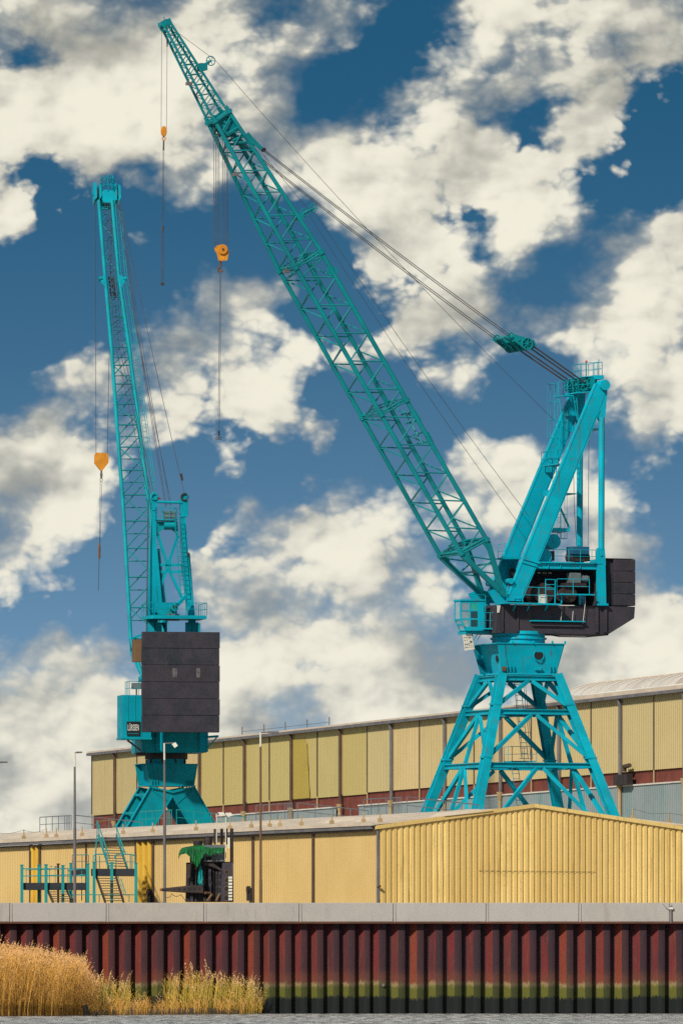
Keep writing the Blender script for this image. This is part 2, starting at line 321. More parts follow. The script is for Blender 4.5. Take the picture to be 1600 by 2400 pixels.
# ------------------------------------------------------------------ mesh helpers
def ray(px, py): return V(((px - CX) / F, 1, (HY - py) / F))
def at(px, py, Y): return CAM + ray(px, py) * Y
def onp(px, py, O, n):
    d = ray(px, py)
    return CAM + d * ((O - CAM).dot(n) / d.dot(n))
UP = V((0, 0, 1))
class MB:
    def __init__(s): s.v = []; s.f = []; s.tone = []
    def add(s, vs, fs):
        k = len(s.v); s.v += [V(p) for p in vs]; s.f += [tuple(i + k for i in f) for f in fs]; return s
    def beam(s, p0, p1, w, h=None, up=UP):
        h = h or w; p0, p1 = V(p0), V(p1); d = (p1 - p0).normalized()
        up = V(up)
        if abs(d.dot(up.normalized())) > .995: up = V((0, 1, 0)) if abs(d.y) < .9 else V((1, 0, 0))
        a = d.cross(up).normalized(); b = a.cross(d).normalized()
        a *= w / 2; b *= h / 2
        return s.add([p0 - a - b, p0 + a - b, p0 + a + b, p0 - a + b, p1 - a - b, p1 + a - b, p1 + a + b, p1 - a + b],
                     [(0, 1, 2, 3), (7, 6, 5, 4), (0, 4, 5, 1), (1, 5, 6, 2), (2, 6, 7, 3), (3, 7, 4, 0)])
    def ibeam(s, p0, p1, w, h, up=UP, t=.05):
        """web in the plane of the axis and 'up', flanges across"""
        p0, p1 = V(p0), V(p1); d = (p1 - p0).normalized(); a = d.cross(V(up)).normalized(); b = a.cross(d).normalized()
        s.beam(p0, p1, t, h - 2 * t - .002, up)
        for k in (-1, 1): s.beam(p0 + b * k * (h - t) / 2, p1 + b * k * (h - t) / 2, w, t, up)
        return s
    def box(s, c, x, y, z):
        c = V(c); vs = [c + x * i + y * j + z * k for k in (-1, 1) for j in (-1, 1) for i in (-1, 1)]
        return s.add(vs, [(0, 2, 3, 1), (4, 5, 7, 6), (0, 1, 5, 4), (2, 6, 7, 3), (1, 3, 7, 5), (0, 4, 6, 2)])
    def tube(s, p0, p1, r0, r1=None, n=10, caps=True):
        r1 = r0 if r1 is None else r1; p0, p1 = V(p0), V(p1); d = (p1 - p0).normalized()
        a = d.cross(UP if abs(d.z) < .95 else V((1, 0, 0))).normalized(); b = d.cross(a)
        vs = []
        for p, r in ((p0, r0), (p1, r1)):
            vs += [p + (a * math.cos(2 * math.pi * i / n) + b * math.sin(2 * math.pi * i / n)) * r for i in range(n)]
        fs = [(i, (i + 1) % n, n + (i + 1) % n, n + i) for i in range(n)]
        if caps: fs += [tuple(range(n - 1, -1, -1)), tuple(range(n, 2 * n))]
        return s.add(vs, fs)
    def poly(s, pts, r, n=6):
        for a, b in zip(pts, pts[1:]): s.tube(a, b, r, r, n)
        return s
    def prism(s, pts, vec):
        n = len(pts); vec = V(vec)
        return s.add([V(p) for p in pts] + [V(p) + vec for p in pts],
                     [tuple(range(n)), tuple(range(2 * n - 1, n - 1, -1))] + [(i, n + i, n + (i + 1) % n, (i + 1) % n) for i in range(n)])
    def quad(s, a, b, c, d): return s.add([a, b, c, d], [(0, 1, 2, 3)])
    def ring(s, c, axis, R0, r, seg=20, n=6):
        axis = V(axis).normalized(); a = axis.cross(UP if abs(axis.z) < .9 else V((1, 0, 0))).normalized(); b = axis.cross(a)
        vs = []; fs = []
        for i in range(seg):
            t = 2 * math.pi * i / seg; e = a * math.cos(t) + b * math.sin(t)
            for j in range(n):
                p = 2 * math.pi * j / n
                vs.append(V(c) + e * (R0 + r * math.cos(p)) + axis * (r * math.sin(p)))
        for i in range(seg):
            for j in range(n):
                fs.append((i * n + j, ((i + 1) % seg) * n + j, ((i + 1) % seg) * n + (j + 1) % n, i * n + (j + 1) % n))
        return s.add(vs, fs)
    def wheel(s, c, axis, R0, r=.03, spokes=6):
        s.ring(c, axis, R0, r); axis = V(axis).normalized(); a = axis.cross(UP if abs(axis.z) < .9 else V((1, 0, 0))).normalized(); b = axis.cross(a)
        for k in range(spokes):
            t = 2 * math.pi * k / spokes; s.tube(c, V(c) + (a * math.cos(t) + b * math.sin(t)) * R0, r * .7, r * .7, 5)
        s.tube(V(c) - axis * .06, V(c) + axis * .06, R0 * .2, None, 8)
        return s
    def mesh(s, name, smooth=True):
        me = bpy.data.meshes.new(name)
        o = ORG[0]
        me.from_pydata([tuple(p - o) for p in s.v], [], s.f)
        if s.tone:
            a = me.attributes.new('tone', 'FLOAT', 'FACE'); a.data.foreach_set('value', s.tone)
        me.update()
        if smooth:
            me.polygons.foreach_set('use_smooth', [True] * len(me.polygons)); me.set_sharp_from_angle(angle=R(38))
        return me
    def build(s, name, m, parent=None, label=None, bevel=0):
        o = bpy.data.objects.new(name, s.mesh(name)); o.data.materials.append(M[m]); col.objects.link(o)
        if parent is not None: o.parent = parent
        else: o.location = ORG[0]
        if label: o['label'] = label
        if bevel:
            bv = o.modifiers.new('bevel', 'BEVEL'); bv.width = bevel; bv.segments = 2; bv.limit_method = 'ANGLE'
        return o
ORG = [V((0, 0, 0))]
def tag(o, label=None, cat=None, group=None, kind=None):
    if label: o['label'] = label
    if cat: o['category'] = cat
    if group: o['group'] = group
    if kind: o['kind'] = kind
    return o
def thing(name, loc, label, cat, group=None):
    ORG[0] = V(loc)
    e = bpy.data.objects.new(name, None); col.objects.link(e); e.location = loc; e.empty_display_size = .5
    return tag(e, label, cat, group)
def railing(parent, pts, h=1.0, m='crane_paint', r=.022, post_every=1.2, name='railing', mid=(.5,), toe=0):
    """a handrail along a path: top rail, mid rail and posts in one piece"""
    mb = MB()
    for a, b in zip(pts, pts[1:]):
        a, b = V(a), V(b)
        mb.tube(a + UP * h, b + UP * h, r, None, 6)
        for k in mid: mb.tube(a + UP * h * k, b + UP * h * k, r * .8, None, 6)
        n = max(1, round((b - a).length / post_every))
        for i in range(n + 1):
            p = a.lerp(b, i / n); mb.tube(p, p + UP * h, r, None, 6)
    return mb.build(name, m, parent)
def ladder(mb, a, b, side, w=.42, rung=.3, r=.02, cage=None, cage_r=.36, cage_step=.9):
    a, b, side = V(a), V(b), V(side).normalized(); d = b - a; L = d.length
    for k in (-1, 1): mb.tube(a + side * k * w / 2, b + side * k * w / 2, r, None, 6)
    n = int(L / rung)
    for i in range(n + 1):
        p = a + d * (i / n); mb.tube(p - side * w / 2, p + side * w / 2, r * .8, None, 5)
    if cage is not None:
        out = V(cage).normalized(); hoops = int(L / cage_step); cols = {}
        for i in range(hoops + 1):
            p = a + d * (i / max(1, hoops)); prev = None
            for j in range(7):
                t = math.pi * j / 6; e = p + side * math.cos(t) * cage_r + out * (math.sin(t) * cage_r * 1.7)
                if prev is not None: mb.tube(prev, e, r * .7, None, 5)
                prev = e; cols.setdefault(j, []).append(e)
        for j in (1, 3, 5): mb.tube(cols[j][0], cols[j][-1], r * .7, None, 5)
    return mb
GZ = 5.5

# ================================================================== SETTING
# ---- river
def water_material():
    m = bpy.data.materials.new('river_water'); m.use_nodes = True
    t = m.node_tree; ns = t.nodes; b = ns['Principled BSDF']; L = t.links.new
    b.inputs['Roughness'].default_value = .3; b.inputs['IOR'].default_value = 1.33
    tcn = ns.new('ShaderNodeTexCoord'); mp = ns.new('ShaderNodeMapping'); mp.inputs['Scale'].default_value = (1.6, .22, 1); L(tcn.outputs['Object'], mp.inputs[0])
    n = ns.new('ShaderNodeTexNoise'); n.inputs['Scale'].default_value = 1.0; n.inputs['Detail'].default_value = 8; n.inputs['Roughness'].default_value = .7; L(mp.outputs[0], n.inputs['Vector'])
    bn = ns.new('ShaderNodeBump'); bn.inputs['Strength'].default_value = 1.0; bn.inputs['Distance'].default_value = 1.6; L(n.outputs[0], bn.inputs['Height']); L(bn.outputs[0], b.inputs['Normal'])
    mp2 = ns.new('ShaderNodeMapping'); mp2.inputs['Scale'].default_value = (1.8, .07, 1); L(tcn.outputs['Object'], mp2.inputs[0])
    n2 = ns.new('ShaderNodeTexNoise'); n2.inputs['Scale'].default_value = 1.0; n2.inputs['Detail'].default_value = 7; n2.inputs['Roughness'].default_value = .75; L(mp2.outputs[0], n2.inputs['Vector'])
    rp = ns.new('ShaderNodeValToRGB'); L(n2.outputs[0], rp.inputs[0]); e = rp.color_ramp.elements; e[0].position = .34; e[0].color = (.07, .075, .07, 1); e[1].position = .6; e[1].color = (.95, .95, .93, 1); L(rp.outputs[0], b.inputs['Base Color'])  # glitter of the ripples, with some foam, painted as pale streaks in the colour
    M['river_water'] = m
water_material()
ORG[0] = V((0, 0, 0))
mb = MB().quad(V((-2500, -800, 0)), V((2500, -800, 0)), V((2500, 452, 0)), V((-2500, 452, 0)))
tag(mb.build('river', 'river_water'), 'grey rippled river water below the quay', kind='structure')
mb = MB().quad(V((-3000, 450.9, GZ)), V((3000, 450.9, GZ)), V((3000, 6000, GZ)), V((-3000, 6000, GZ)))
tag(mb.build('ground', 'concrete'), 'concrete yard behind the quay wall', kind='structure')

# ---- quay wall: concrete cap panels over steel sheet piles
KQ = 450 / F
qx = lambda p: (p - CX) * KQ
qz = lambda p: CAM.z + (HY - p) * KQ
quay = thing('quay_wall', (0, 450, 0), 'long quay wall with pale concrete cap over rusty red sheet piling', 'quay wall')
ZT, ZB = qz(2116), qz(2160.5)
joints = [-426, -200, 27, 253, 481, 704, 924, 1141, 1358, 1570, 1786, 2003]
for a, b in zip(joints, joints[1:]):
    mb = MB().box(V(((qx(a) + qx(b)) / 2, 450.35, (ZT + ZB) / 2)), V(((qx(b) - qx(a)) / 2 - .075, 0, 0)), V((0, .65, 0)), V((0, 0, (ZT - ZB) / 2)))
    mb.build('cap_panel', 'quay_cap', quay, bevel=.02)
for a in joints:
    mb = MB().box(V((qx(a), 450.36, (ZT + ZB) / 2 - .01)), V((.055, 0, 0)), V((0, .63, 0)), V((0, 0, (ZT - ZB) / 2 - .012)))
    mb.build('cap_joint', 'quay_cap', quay)
for a in joints:
    mb = MB().box(V((qx(a), 450.42, (ZT + ZB) / 2 - .02)), V((.073, 0, 0)), V((0, .60, 0)), V((0, 0, (ZT - ZB) / 2 - .02)))
    mb.build('joint_filler', 'joint_dark', quay)
mb = MB().box(V((0, 450.3, ZB - .045)), V((32, 0, 0)), V((0, .66, 0)), V((0, 0, .044)))
mb.build('capping_rail', 'cap_rail', quay)
marks = [-172, -134, -96, -58, -20.5, 17, 55, 93, 131, 169.5, 208, 246.5, 284.5, 323, 361, 399, 437, 474.5, 512, 549.5, 586.5, 623.5, 660, 697.5, 735, 772.5, 809, 846,
         879, 924, 968, 1012, 1056, 1100.5, 1145, 1188, 1231.5, 1275, 1318, 1361.5, 1404.5, 1447.5, 1490, 1533, 1575, 1617, 1660, 1703, 1746]
for i, (a, b) in enumerate(zip(marks, marks[1:])):
    w = 13.5 if a < 860 else 15.0
    x0 = qx(a - w / 2); x1 = qx(b - (13.5 if b < 860 else 15) / 2)
    P = x1 - x0; wl_ = w * KQ
    pan = .40 * P if a < 860 else .37 * P
    j = rnd.uniform(-.012, .012)
    pts = [(x0, .42), (x0 + wl_ * .12, .40), (x0 + wl_, .06 + j), (x0 + wl_ + .02, .045 + j), (x0 + wl_ + pan, .045 + j), (x0 + wl_ + pan + .02, .06 + j), (x0 + wl_ + pan + .09, .41), (x1, .42)]
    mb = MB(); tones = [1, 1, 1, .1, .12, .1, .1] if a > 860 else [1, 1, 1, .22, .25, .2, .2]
    zs = [-.6, .9, 2.0, ZB - .08]
    vs = [V((x, 450 + y, z)) for z in zs for x, y in pts]
    fs = []; n = len(pts)
    for k in range(len(zs) - 1):
        for q_ in range(n - 1):
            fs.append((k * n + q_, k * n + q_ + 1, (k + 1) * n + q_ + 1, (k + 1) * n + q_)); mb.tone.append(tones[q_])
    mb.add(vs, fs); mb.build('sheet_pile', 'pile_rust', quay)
mb = MB().tube(V((qx(898), 450.02, qz(2309))), V((qx(898), 449.9, qz(2309))), .09, .07, 10)
mb.build('drain_outlet', 'post_grey', quay)

# ---- mud bank and reeds at the foot of the wall
ORG[0] = V((0, 0, 0))
bank = [(-40, 412), (-22, 413), (-14, 422), (-9, 436), (-4.6, 443), (-3.9, 449), (-3.9, 451), (-40, 451)]
mb = MB()
N = 46; vs = []; fs = []
def bank_front(x):
    for (xa, ya), (xb, yb) in zip(bank[:6], bank[1:6]):
        if xa <= x <= xb: return ya + (yb - ya) * (x - xa) / (xb - xa)
    return 412 if x < -40 else 449
for i in range(N + 1):
    x = -40 + 36.1 * i / N; y0 = bank_front(x)
    for j in range(9):
        t = j / 8; y = y0 + (450.2 - y0) * t
        vs.append(V((x, y, -.12 + .42 * min(1, t * 4) * (1 if i < N - 1 else .1) + .05 * mnoise.noise(V((x, y, 0))))))
for i in range(N):
    for j in range(8):
        a = i * 9 + j; fs.append((a, a + 9, a + 10, a + 1))
mb.add(vs, fs); tag(mb.build('river_bank', 'mud'), 'low brown mud bank under the reeds', kind='structure')

def reed_material(name, stalk, stalk2, head, low):
    m = bpy.data.materials.new(name); m.use_nodes = True
    t = m.node_tree; ns = t.nodes; b = ns['Principled BSDF']; L = t.links.new
    a = ns.new('ShaderNodeAttribute'); a.attribute_name = 'tone'
    r = ns.new('ShaderNodeValToRGB'); L(a.outputs['Fac'], r.inputs[0])
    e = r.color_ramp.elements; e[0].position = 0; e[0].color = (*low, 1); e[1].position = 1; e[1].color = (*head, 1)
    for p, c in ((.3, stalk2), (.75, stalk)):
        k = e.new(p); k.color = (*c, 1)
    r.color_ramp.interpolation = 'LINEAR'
    L(r.outputs[0], b.inputs['Base Color']); b.inputs['Roughness'].default_value = .7; b.inputs['Specular IOR Level'].default_value = .2
    M[name] = m
reed_material('reed_gold', (.74, .40, .085), (.44, .225, .04), (.66, .38, .18), (.16, .09, .024))
reed_material('reed_green', (.62, .38, .06), (.34, .26, .03), (.66, .42, .22), (.22, .12, .025))
def outline(tab, x):
    for (xa, ya), (xb, yb) in zip(tab, tab[1:]):
        if xa <= x <= xb: return ya + (yb - ya) * (x - xa) / (xb - xa)
    return tab[-1][1]
def reeds(name, m, label, count, x0, x1, tab, y_of, skip=None, spread=42, heads=.75):
    mb = MB(); g = random.Random(len(label))
    for _ in range(count):
        px = g.uniform(x0, x1)
        if skip and g.random() < skip(px): continue
        Y = y_of(px, g.random())
        X = (px - CX) * Y / F
        top = outline(tab, px) + abs(g.gauss(0, 1)) * spread * .60 + mnoise.noise(V((px * .06, Y * .3, 0))) * 12 + g.gauss(0, 6) - (g.uniform(4, 16) if g.random() < .05 else 0)
        z0 = .02; zt = CAM.z + (HY - top) * Y / F
        if zt < .5: continue
        h = zt - z0
        lean = V((g.gauss(.05, .09) * h * .5, g.gauss(0, .05) * h, 0)); bendx = g.gauss(.06, .05) * h
        tone = min(.96, max(.1, g.gauss(.62, .16)))
        w = g.uniform(.010, .017)
        a = g.uniform(0, math.pi); sd = V((math.cos(a), math.sin(a) * .6, 0)) * w
        base = V((X, Y, z0)); vs = []; fs = []
        K = 5
        for k in range(K + 1):
            t = k / K; p = base + lean * t + V((bendx * t * t, 0, h * t)); q_ = sd * (1 - .55 * t)
            vs += [p - q_, p + q_]
        for k in range(K):
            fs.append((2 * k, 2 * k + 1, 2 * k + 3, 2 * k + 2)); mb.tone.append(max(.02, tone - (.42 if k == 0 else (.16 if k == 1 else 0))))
        mb.add(vs, fs)
        tip = base + lean + V((bendx, 0, h))
        for _ in range(g.choice((2, 3, 3))):                      # long dry leaves
            t = g.uniform(.25, .9); p = base + lean * t + V((bendx * t * t, 0, h * t)); s = g.choice((-1, 1)); ln = g.uniform(.25, .6)
            q_ = V((s * ln * .45, g.gauss(0, .12), ln * .85)); ww = V((.010, .004, 0))
            mb.add([p - ww, p + ww, p + q_ * .6 + ww * .8, p + q_ * .6 - ww * .8, p + q_ + V((s * .12, 0, -.06))], [(0, 1, 2, 3), (3, 2, 4)])
            tt = min(.95, max(.08, tone + g.gauss(0, .12))); mb.tone += [tt, tt]
        if g.random() < heads:                                    # feathery plume
            n = g.choice((5, 6, 7)); hl = g.uniform(.22, .40); s = 1 if g.random() < .75 else -1
            for k in range(n):
                t = k / n; p = tip + V((s * .07 * t * t * 2, 0, -.08 + hl * t)); r = .055 * (1 - t * .7)
                e = V((s * g.uniform(.3, 1.4) * r * 1.6, g.gauss(0, r), g.uniform(-.02, .10)))
                o = V((.016, 0, .022)); mb.add([p - o, p + o, p + e], [(0, 1, 2)]); mb.tone.append(min(1, max(.8, g.gauss(.95, .08))))
    o = mb.build(name, m); return tag(o, label, 'reeds', kind='stuff')
tabL = [(-90, 2221), (0, 2225), (60, 2231), (95, 2239), (120, 2243), (155, 2246), (186, 2256), (192, 2280), (210, 2300), (232, 2318)]
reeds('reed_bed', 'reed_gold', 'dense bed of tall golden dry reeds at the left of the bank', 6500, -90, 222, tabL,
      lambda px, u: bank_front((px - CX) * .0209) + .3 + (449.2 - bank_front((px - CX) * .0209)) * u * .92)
tabR = [(205, 2290), (222, 2292), (245, 2286), (275, 2288), (300, 2290), (312, 2330), (340, 2336), (372, 2330), (384, 2284), (420, 2278), (470, 2284), (510, 2282), (545, 2288), (585, 2296), (606, 2312), (618, 2330)]
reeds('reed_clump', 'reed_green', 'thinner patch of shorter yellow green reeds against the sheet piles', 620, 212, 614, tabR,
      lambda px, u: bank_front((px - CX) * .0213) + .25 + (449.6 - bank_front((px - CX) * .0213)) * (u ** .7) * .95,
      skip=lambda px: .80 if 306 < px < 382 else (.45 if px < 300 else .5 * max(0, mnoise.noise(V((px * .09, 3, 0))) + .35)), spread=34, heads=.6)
def low_growth():
    g = random.Random(3)
    tabm = [(205, 2352), (614, 2356)]
    reeds('bank_grass', 'reed_gold', 'short brown reed stubble along the water edge', 1500, 205, 612, tabm,
          lambda px, u: bank_front((px - CX) * .0213) + .1 + 2.0 * u, spread=20, heads=.1)
low_growth()
def stump(px, w, top, Y, label):
    X = (px - CX) * Y / F; t = thing('wooden_stump', (X, Y, -.1), label, 'stump')
    mb = MB(); n = 9; h = CAM.z + (HY - top) * Y / F + .1; rings = 5; vs = []; fs = []
    for k in range(rings):
        z = h * k / (rings - 1)
        for i in range(n):
            a = 2 * math.pi * i / n; r = w * KQ / 2 * (1.12 - .3 * k / (rings - 1)) * (1 + .2 * mnoise.noise(V((i * 1.7, k, px))))
            vs.append(V((X + r * math.cos(a) + .03 * k * (-1 if px < 210 else 1), Y + r * math.sin(a), -.1 + z + (.10 * mnoise.noise(V((i, 9, px))) if k == rings - 1 else 0))))
    for k in range(rings - 1):
        for i in range(n): fs.append((k * n + i, k * n + (i + 1) % n, (k + 1) * n + (i + 1) % n, (k + 1) * n + i))
    fs.append(tuple((rings - 1) * n + i for i in range(n)))
    mb.add(vs, fs); mb.build('post', 'stump', t)
stump(205, 15, 2356, 425, 'taller black wooden stump at the water edge by the reeds')
stump(220, 12, 2371, 423, 'low broken black stump right beside a taller one')

# ================================================================== LOW YELLOW SHED
C20, S20 = math.cos(R(20)), math.sin(R(20))
su, sv = V((C20, S20, 0)), V((-S20, C20, 0))
SP0 = at(889, HY, 470); SP0.z = GZ
SW, SL = 17.6, 92.0
EAVE, RIDGE = 9.86, 11.02
def S(u, t, z, out=0.0, outu=0.0): return SP0 + su * (u - outu) + sv * (t - out) + UP * (z - GZ)
def shed_t(px, u=0.0):
    b = SP0 + su * u; r = (px - CX) / F
    return (b.x - r * b.y) / (S20 + C20 * r)
shed = thing('yellow_shed', SP0, 'long low yellow corrugated shed with shallow gable facing the river', 'building')
nsheet, ribs = 18, 3
for j in range(nsheet):
    mb = MB(); pr = []
    w = SW / nsheet
    for k in range(ribs):
        a = j * w + k * w / ribs; p = w / ribs
        pr += [(a, .0), (a + p * .30, 0), (a + p * .38, .065), (a + p * .92, .065)]
    pr.append(((j + 1) * w, 0))
    vs = []; fs = []; n = len(pr)
    for (uu, e) in pr:
        zt = EAVE + (RIDGE - EAVE) * (1 - abs(uu - SW / 2) / (SW / 2)) - .03
        vs += [S(uu, 0, GZ, e), S(uu, 0, 7.35, e), S(uu, 0, zt, e)]
    for i in range(n - 1):
        fs += [(3 * i, 3 * i + 3, 3 * i + 4, 3 * i + 1), (3 * i + 1, 3 * i + 4, 3 * i + 5, 3 * i + 2)]
    mb.add(vs, fs); o = mb.build('cladding_sheet', 'shed_gable', shed)
for s in (0, 1):
    a = S(-.25 if s == 0 else SW + .25, 0, EAVE - .03, .16); b = S(SW / 2, 0, RIDGE + .03, .16)
    mb = MB(); mb.prism([a + UP * .10, a - UP * .10, b - UP * .10, b + UP * .10], sv * .22); mb.build('verge_board', 'shed_gable', shed)
# seam half way up the gable
mb = MB().beam(S(5.6, 0, 7.55, .098), S(12.3, 0, 7.52, .098), .014, .014); mb.build('seam', 'trim_brown', shed)
# long side: panels of fine corrugated sheet between brown trims
cuts = [0, shed_t(737), shed_t(596), shed_t(478), shed_t(361), shed_t(322), shed_t(205), shed_t(97), shed_t(75), SL * .84, SL]
for i, (a, b) in enumerate(zip(cuts, cuts[1:])):
    mb = MB(); vs = []; fs = []
    if i in (4, 7):
        nt = 3 if i == 4 else 2
        for k in range(nt):
            c = a + (b - a) * (k + .5) / nt; mb.tube(S(0, c, GZ, 0, .06), S(0, c, EAVE - .12, 0, .06), .16, None, 14)
            mb.build('round_pilaster', 'shed_column', shed); mb = MB()
        MB().box(S(0, (a + b) / 2, (GZ + EAVE) / 2 - .05, 0, .0), su * .04, sv * ((b - a) / 2 - .02), UP * ((EAVE - GZ) / 2 - .07)).build('pilaster_panel', 'shed_column', shed)
        continue
    p = .33; nr = int((b - a - .1) / p); p = (b - a - .1) / nr; pr = []
    for k in range(nr):
        x = a + .05 + k * p; pr += [(x, 0), (x + p * .25, 0), (x + p * .38, .045), (x + p * .85, .045)]
    pr.append((b - .05, 0))
    for (t, e) in pr: vs += [S(0, t, GZ, 0, e), S(0, t, EAVE - .20, 0, e)]
    for k in range(len(pr) - 1): fs.append((2 * k, 2 * k + 1, 2 * k + 3, 2 * k + 2))
    mb.add(vs, fs); mb.build('wall_panel', 'shed_wall', shed)
for px in (737, 596, 362, 322, 97, 75, 205):
    t = shed_t(px); w = .07 if px != 205 else .03
    mb = MB().box(S(0, t, (GZ + EAVE) / 2, 0, .05), su * .06, sv * (w * 2.6), UP * ((EAVE - GZ) / 2 - .1)); mb.build('panel_trim', 'trim_brown', shed)
for px in (737, 596, 362):
    t = shed_t(px) + .35
    if px != 737:
        mb = MB().box(S(0, t, GZ + .95, 0, .14), su * .09, sv * .30, UP * .35).tube(S(0, t, GZ + 1.22, 0, .14), S(0, t, GZ + 1.22, 0, .30), .2, None, 10)
        mb.build('door_roller', 'black_steel', shed)
mb = MB().tube(S(-.10, .10, GZ, .10), S(-.10, .10, EAVE - .1, .10), .085, None, 10); mb.build('downpipe', 'gutter_grey', shed)
mb = MB().poly([S(-.1, .10, GZ + 1.15, .12), S(-.1, .10, GZ + 1.2, .34), S(-.1, .1, GZ + 1.2, .44)], .07, 8); mb.build('pipe_elbow', 'trim_brown', shed)
mb = MB().box(S(0, SL / 2, EAVE - .17, 0, .16), su * .09, sv * (SL / 2), UP * .045); mb.build('head_trim', 'trim_brown', shed)
mb = MB().box(S(0, SL / 2 + .2, EAVE - .02, 0, .28), su * .12, sv * (SL / 2), UP * .085); mb.build('gutter', 'gutter_grey', shed)
for s in (0, 1):
    a0 = S(-.34 if s == 0 else SW + .34, -.1, EAVE + .10); b0 = S(SW / 2, -.1, RIDGE - .10)
    mb = MB().prism([a0, b0, b0 + UP * .07, a0 + UP * .09], sv * (SL + .2)); mb.build('roof_slope', 'shed_roof', shed)
mb = MB().box(S(0, SL / 2, EAVE + .16, 0, .40), su * .05, sv * (SL / 2 + .1), UP * .09); mb.build('eaves_board', 'shed_roof', shed)
roofz = lambda u: EAVE + .16 + (RIDGE - EAVE - .2) * (1 - abs(u - SW / 2) / (SW / 2 + .3))
for px, u in ((75, 3.6), (150, 3.4), (300, 3.4), (345, 3.6), (455, 3.6), (512, 3.6), (628, 3.6), (806, 3.6), (890, 3.6), (1075, 5.0)):
    t = shed_t(px, u); vs = []; fs = []; A, B = 1.4, 1.5
    mb = MB()
    for i in range(9):
        for j in range(7):
            a = -1 + 2 * i / 8; b = -1 + 2 * j / 6
            uu, tt = u + a * A, t + b * B
            vs.append(S(uu, tt, roofz(uu) + .02 + .22 * max(0, (1 - a * a)) ** .5 * max(0, (1 - b ** 4))))
    for i in range(8):
        for j in range(6): k = i * 7 + j; fs.append((k, k + 1, k + 8, k + 7))
    mb.add(vs, fs); mb.build('roof_skylight', 'shed_roof', shed)
posts = []
for px in (-40, 36, 89, 112, 172, 268, 337, 438, 517, 567, 610, 634, 684, 755, 829, 878):
    t = shed_t(px); u = .55 if px != 878 else .3
    p = S(u, t, roofz(u)); posts.append(p)
    mb = MB().tube(p, p + UP * .62, .035, None, 7).box(p + UP * .12, su * .08, sv * .16, UP * .13); mb.build('roof_post', 'cream_pipe', shed)
for a, b in zip(posts[:3], posts[1:3]):
    pts = [a.lerp(b, k / 8) + UP * (.58 - .16 * math.sin(math.pi * k / 8)) for k in range(9)]
    MB().poly(pts, .012, 5).build('roof_chain', 'post_grey', shed)
pr_ = [S(SW - .6, 1.0, roofz(SW - .6)), S(SW - 2.7, 1.0, roofz(SW - 2.7))]
for p in pr_: MB().tube(p, p + UP * .62, .035, None, 7).box(p + UP * .12, su * .08, sv * .1, UP * .13).build('roof_post', 'cream_pipe', shed)
MB().poly([pr_[1] + UP * .6, pr_[1].lerp(pr_[0], .5) + UP * .45, pr_[0] + UP * .6, pr_[0] + su * .8 + UP * .5], .012, 5).build('roof_chain', 'post_grey', shed)

def roof_rail(pa, pb, pc, label, m):
    ta, tb = shed_t(pa, SW / 2), shed_t(pb, SW / 2)
    z0 = RIDGE - .05
    a, b = S(SW / 2, ta, z0), S(SW / 2, tb, z0); c = S(SW / 2 + 4.4, tb + .2, roofz(SW / 2 + 4.4) + .05)
    t = thing('roof_guard_rail', b, label, 'guard rail', 'guard rails on the shed roof')
    for p, q_, nm in ((a, b + sv * .9, 5), (b, c, 4)):
        n = nm
        MB().poly([p + UP * .92, q_ + UP * .92], .028, 7).build('top_rail', m, t)
        MB().poly([p + UP * .46, q_ + UP * .46], .022, 6).build('mid_rail', m, t)
        for i in range(n + 1):
            e = p.lerp(q_, i / n); MB().tube(e, e + UP * .92, .026, None, 6).build('rail_post', m, t)
    for k in (.35, .6, .85):
        e = b + sv * (.9 + k); MB().tube(e, e + UP * .92, .022, None, 6).build('rail_post', m, t)
roof_rail(94, 178, 228, 'grey guard rail on the shed roof behind the leftmost full lamp post', 'rail_grey')
roof_rail(328, 414, 482, 'pale turquoise guard rail on shed roof in front of the left crane foot', 'platform_paint')
roof_rail(600, 697, 775, 'grey guard rail on shed roof just right of the tall brown lamp post', 'rail_grey')
roof_rail(852, 953, 1037, 'grey guard rail on shed roof at the left foot of the right crane', 'rail_grey')

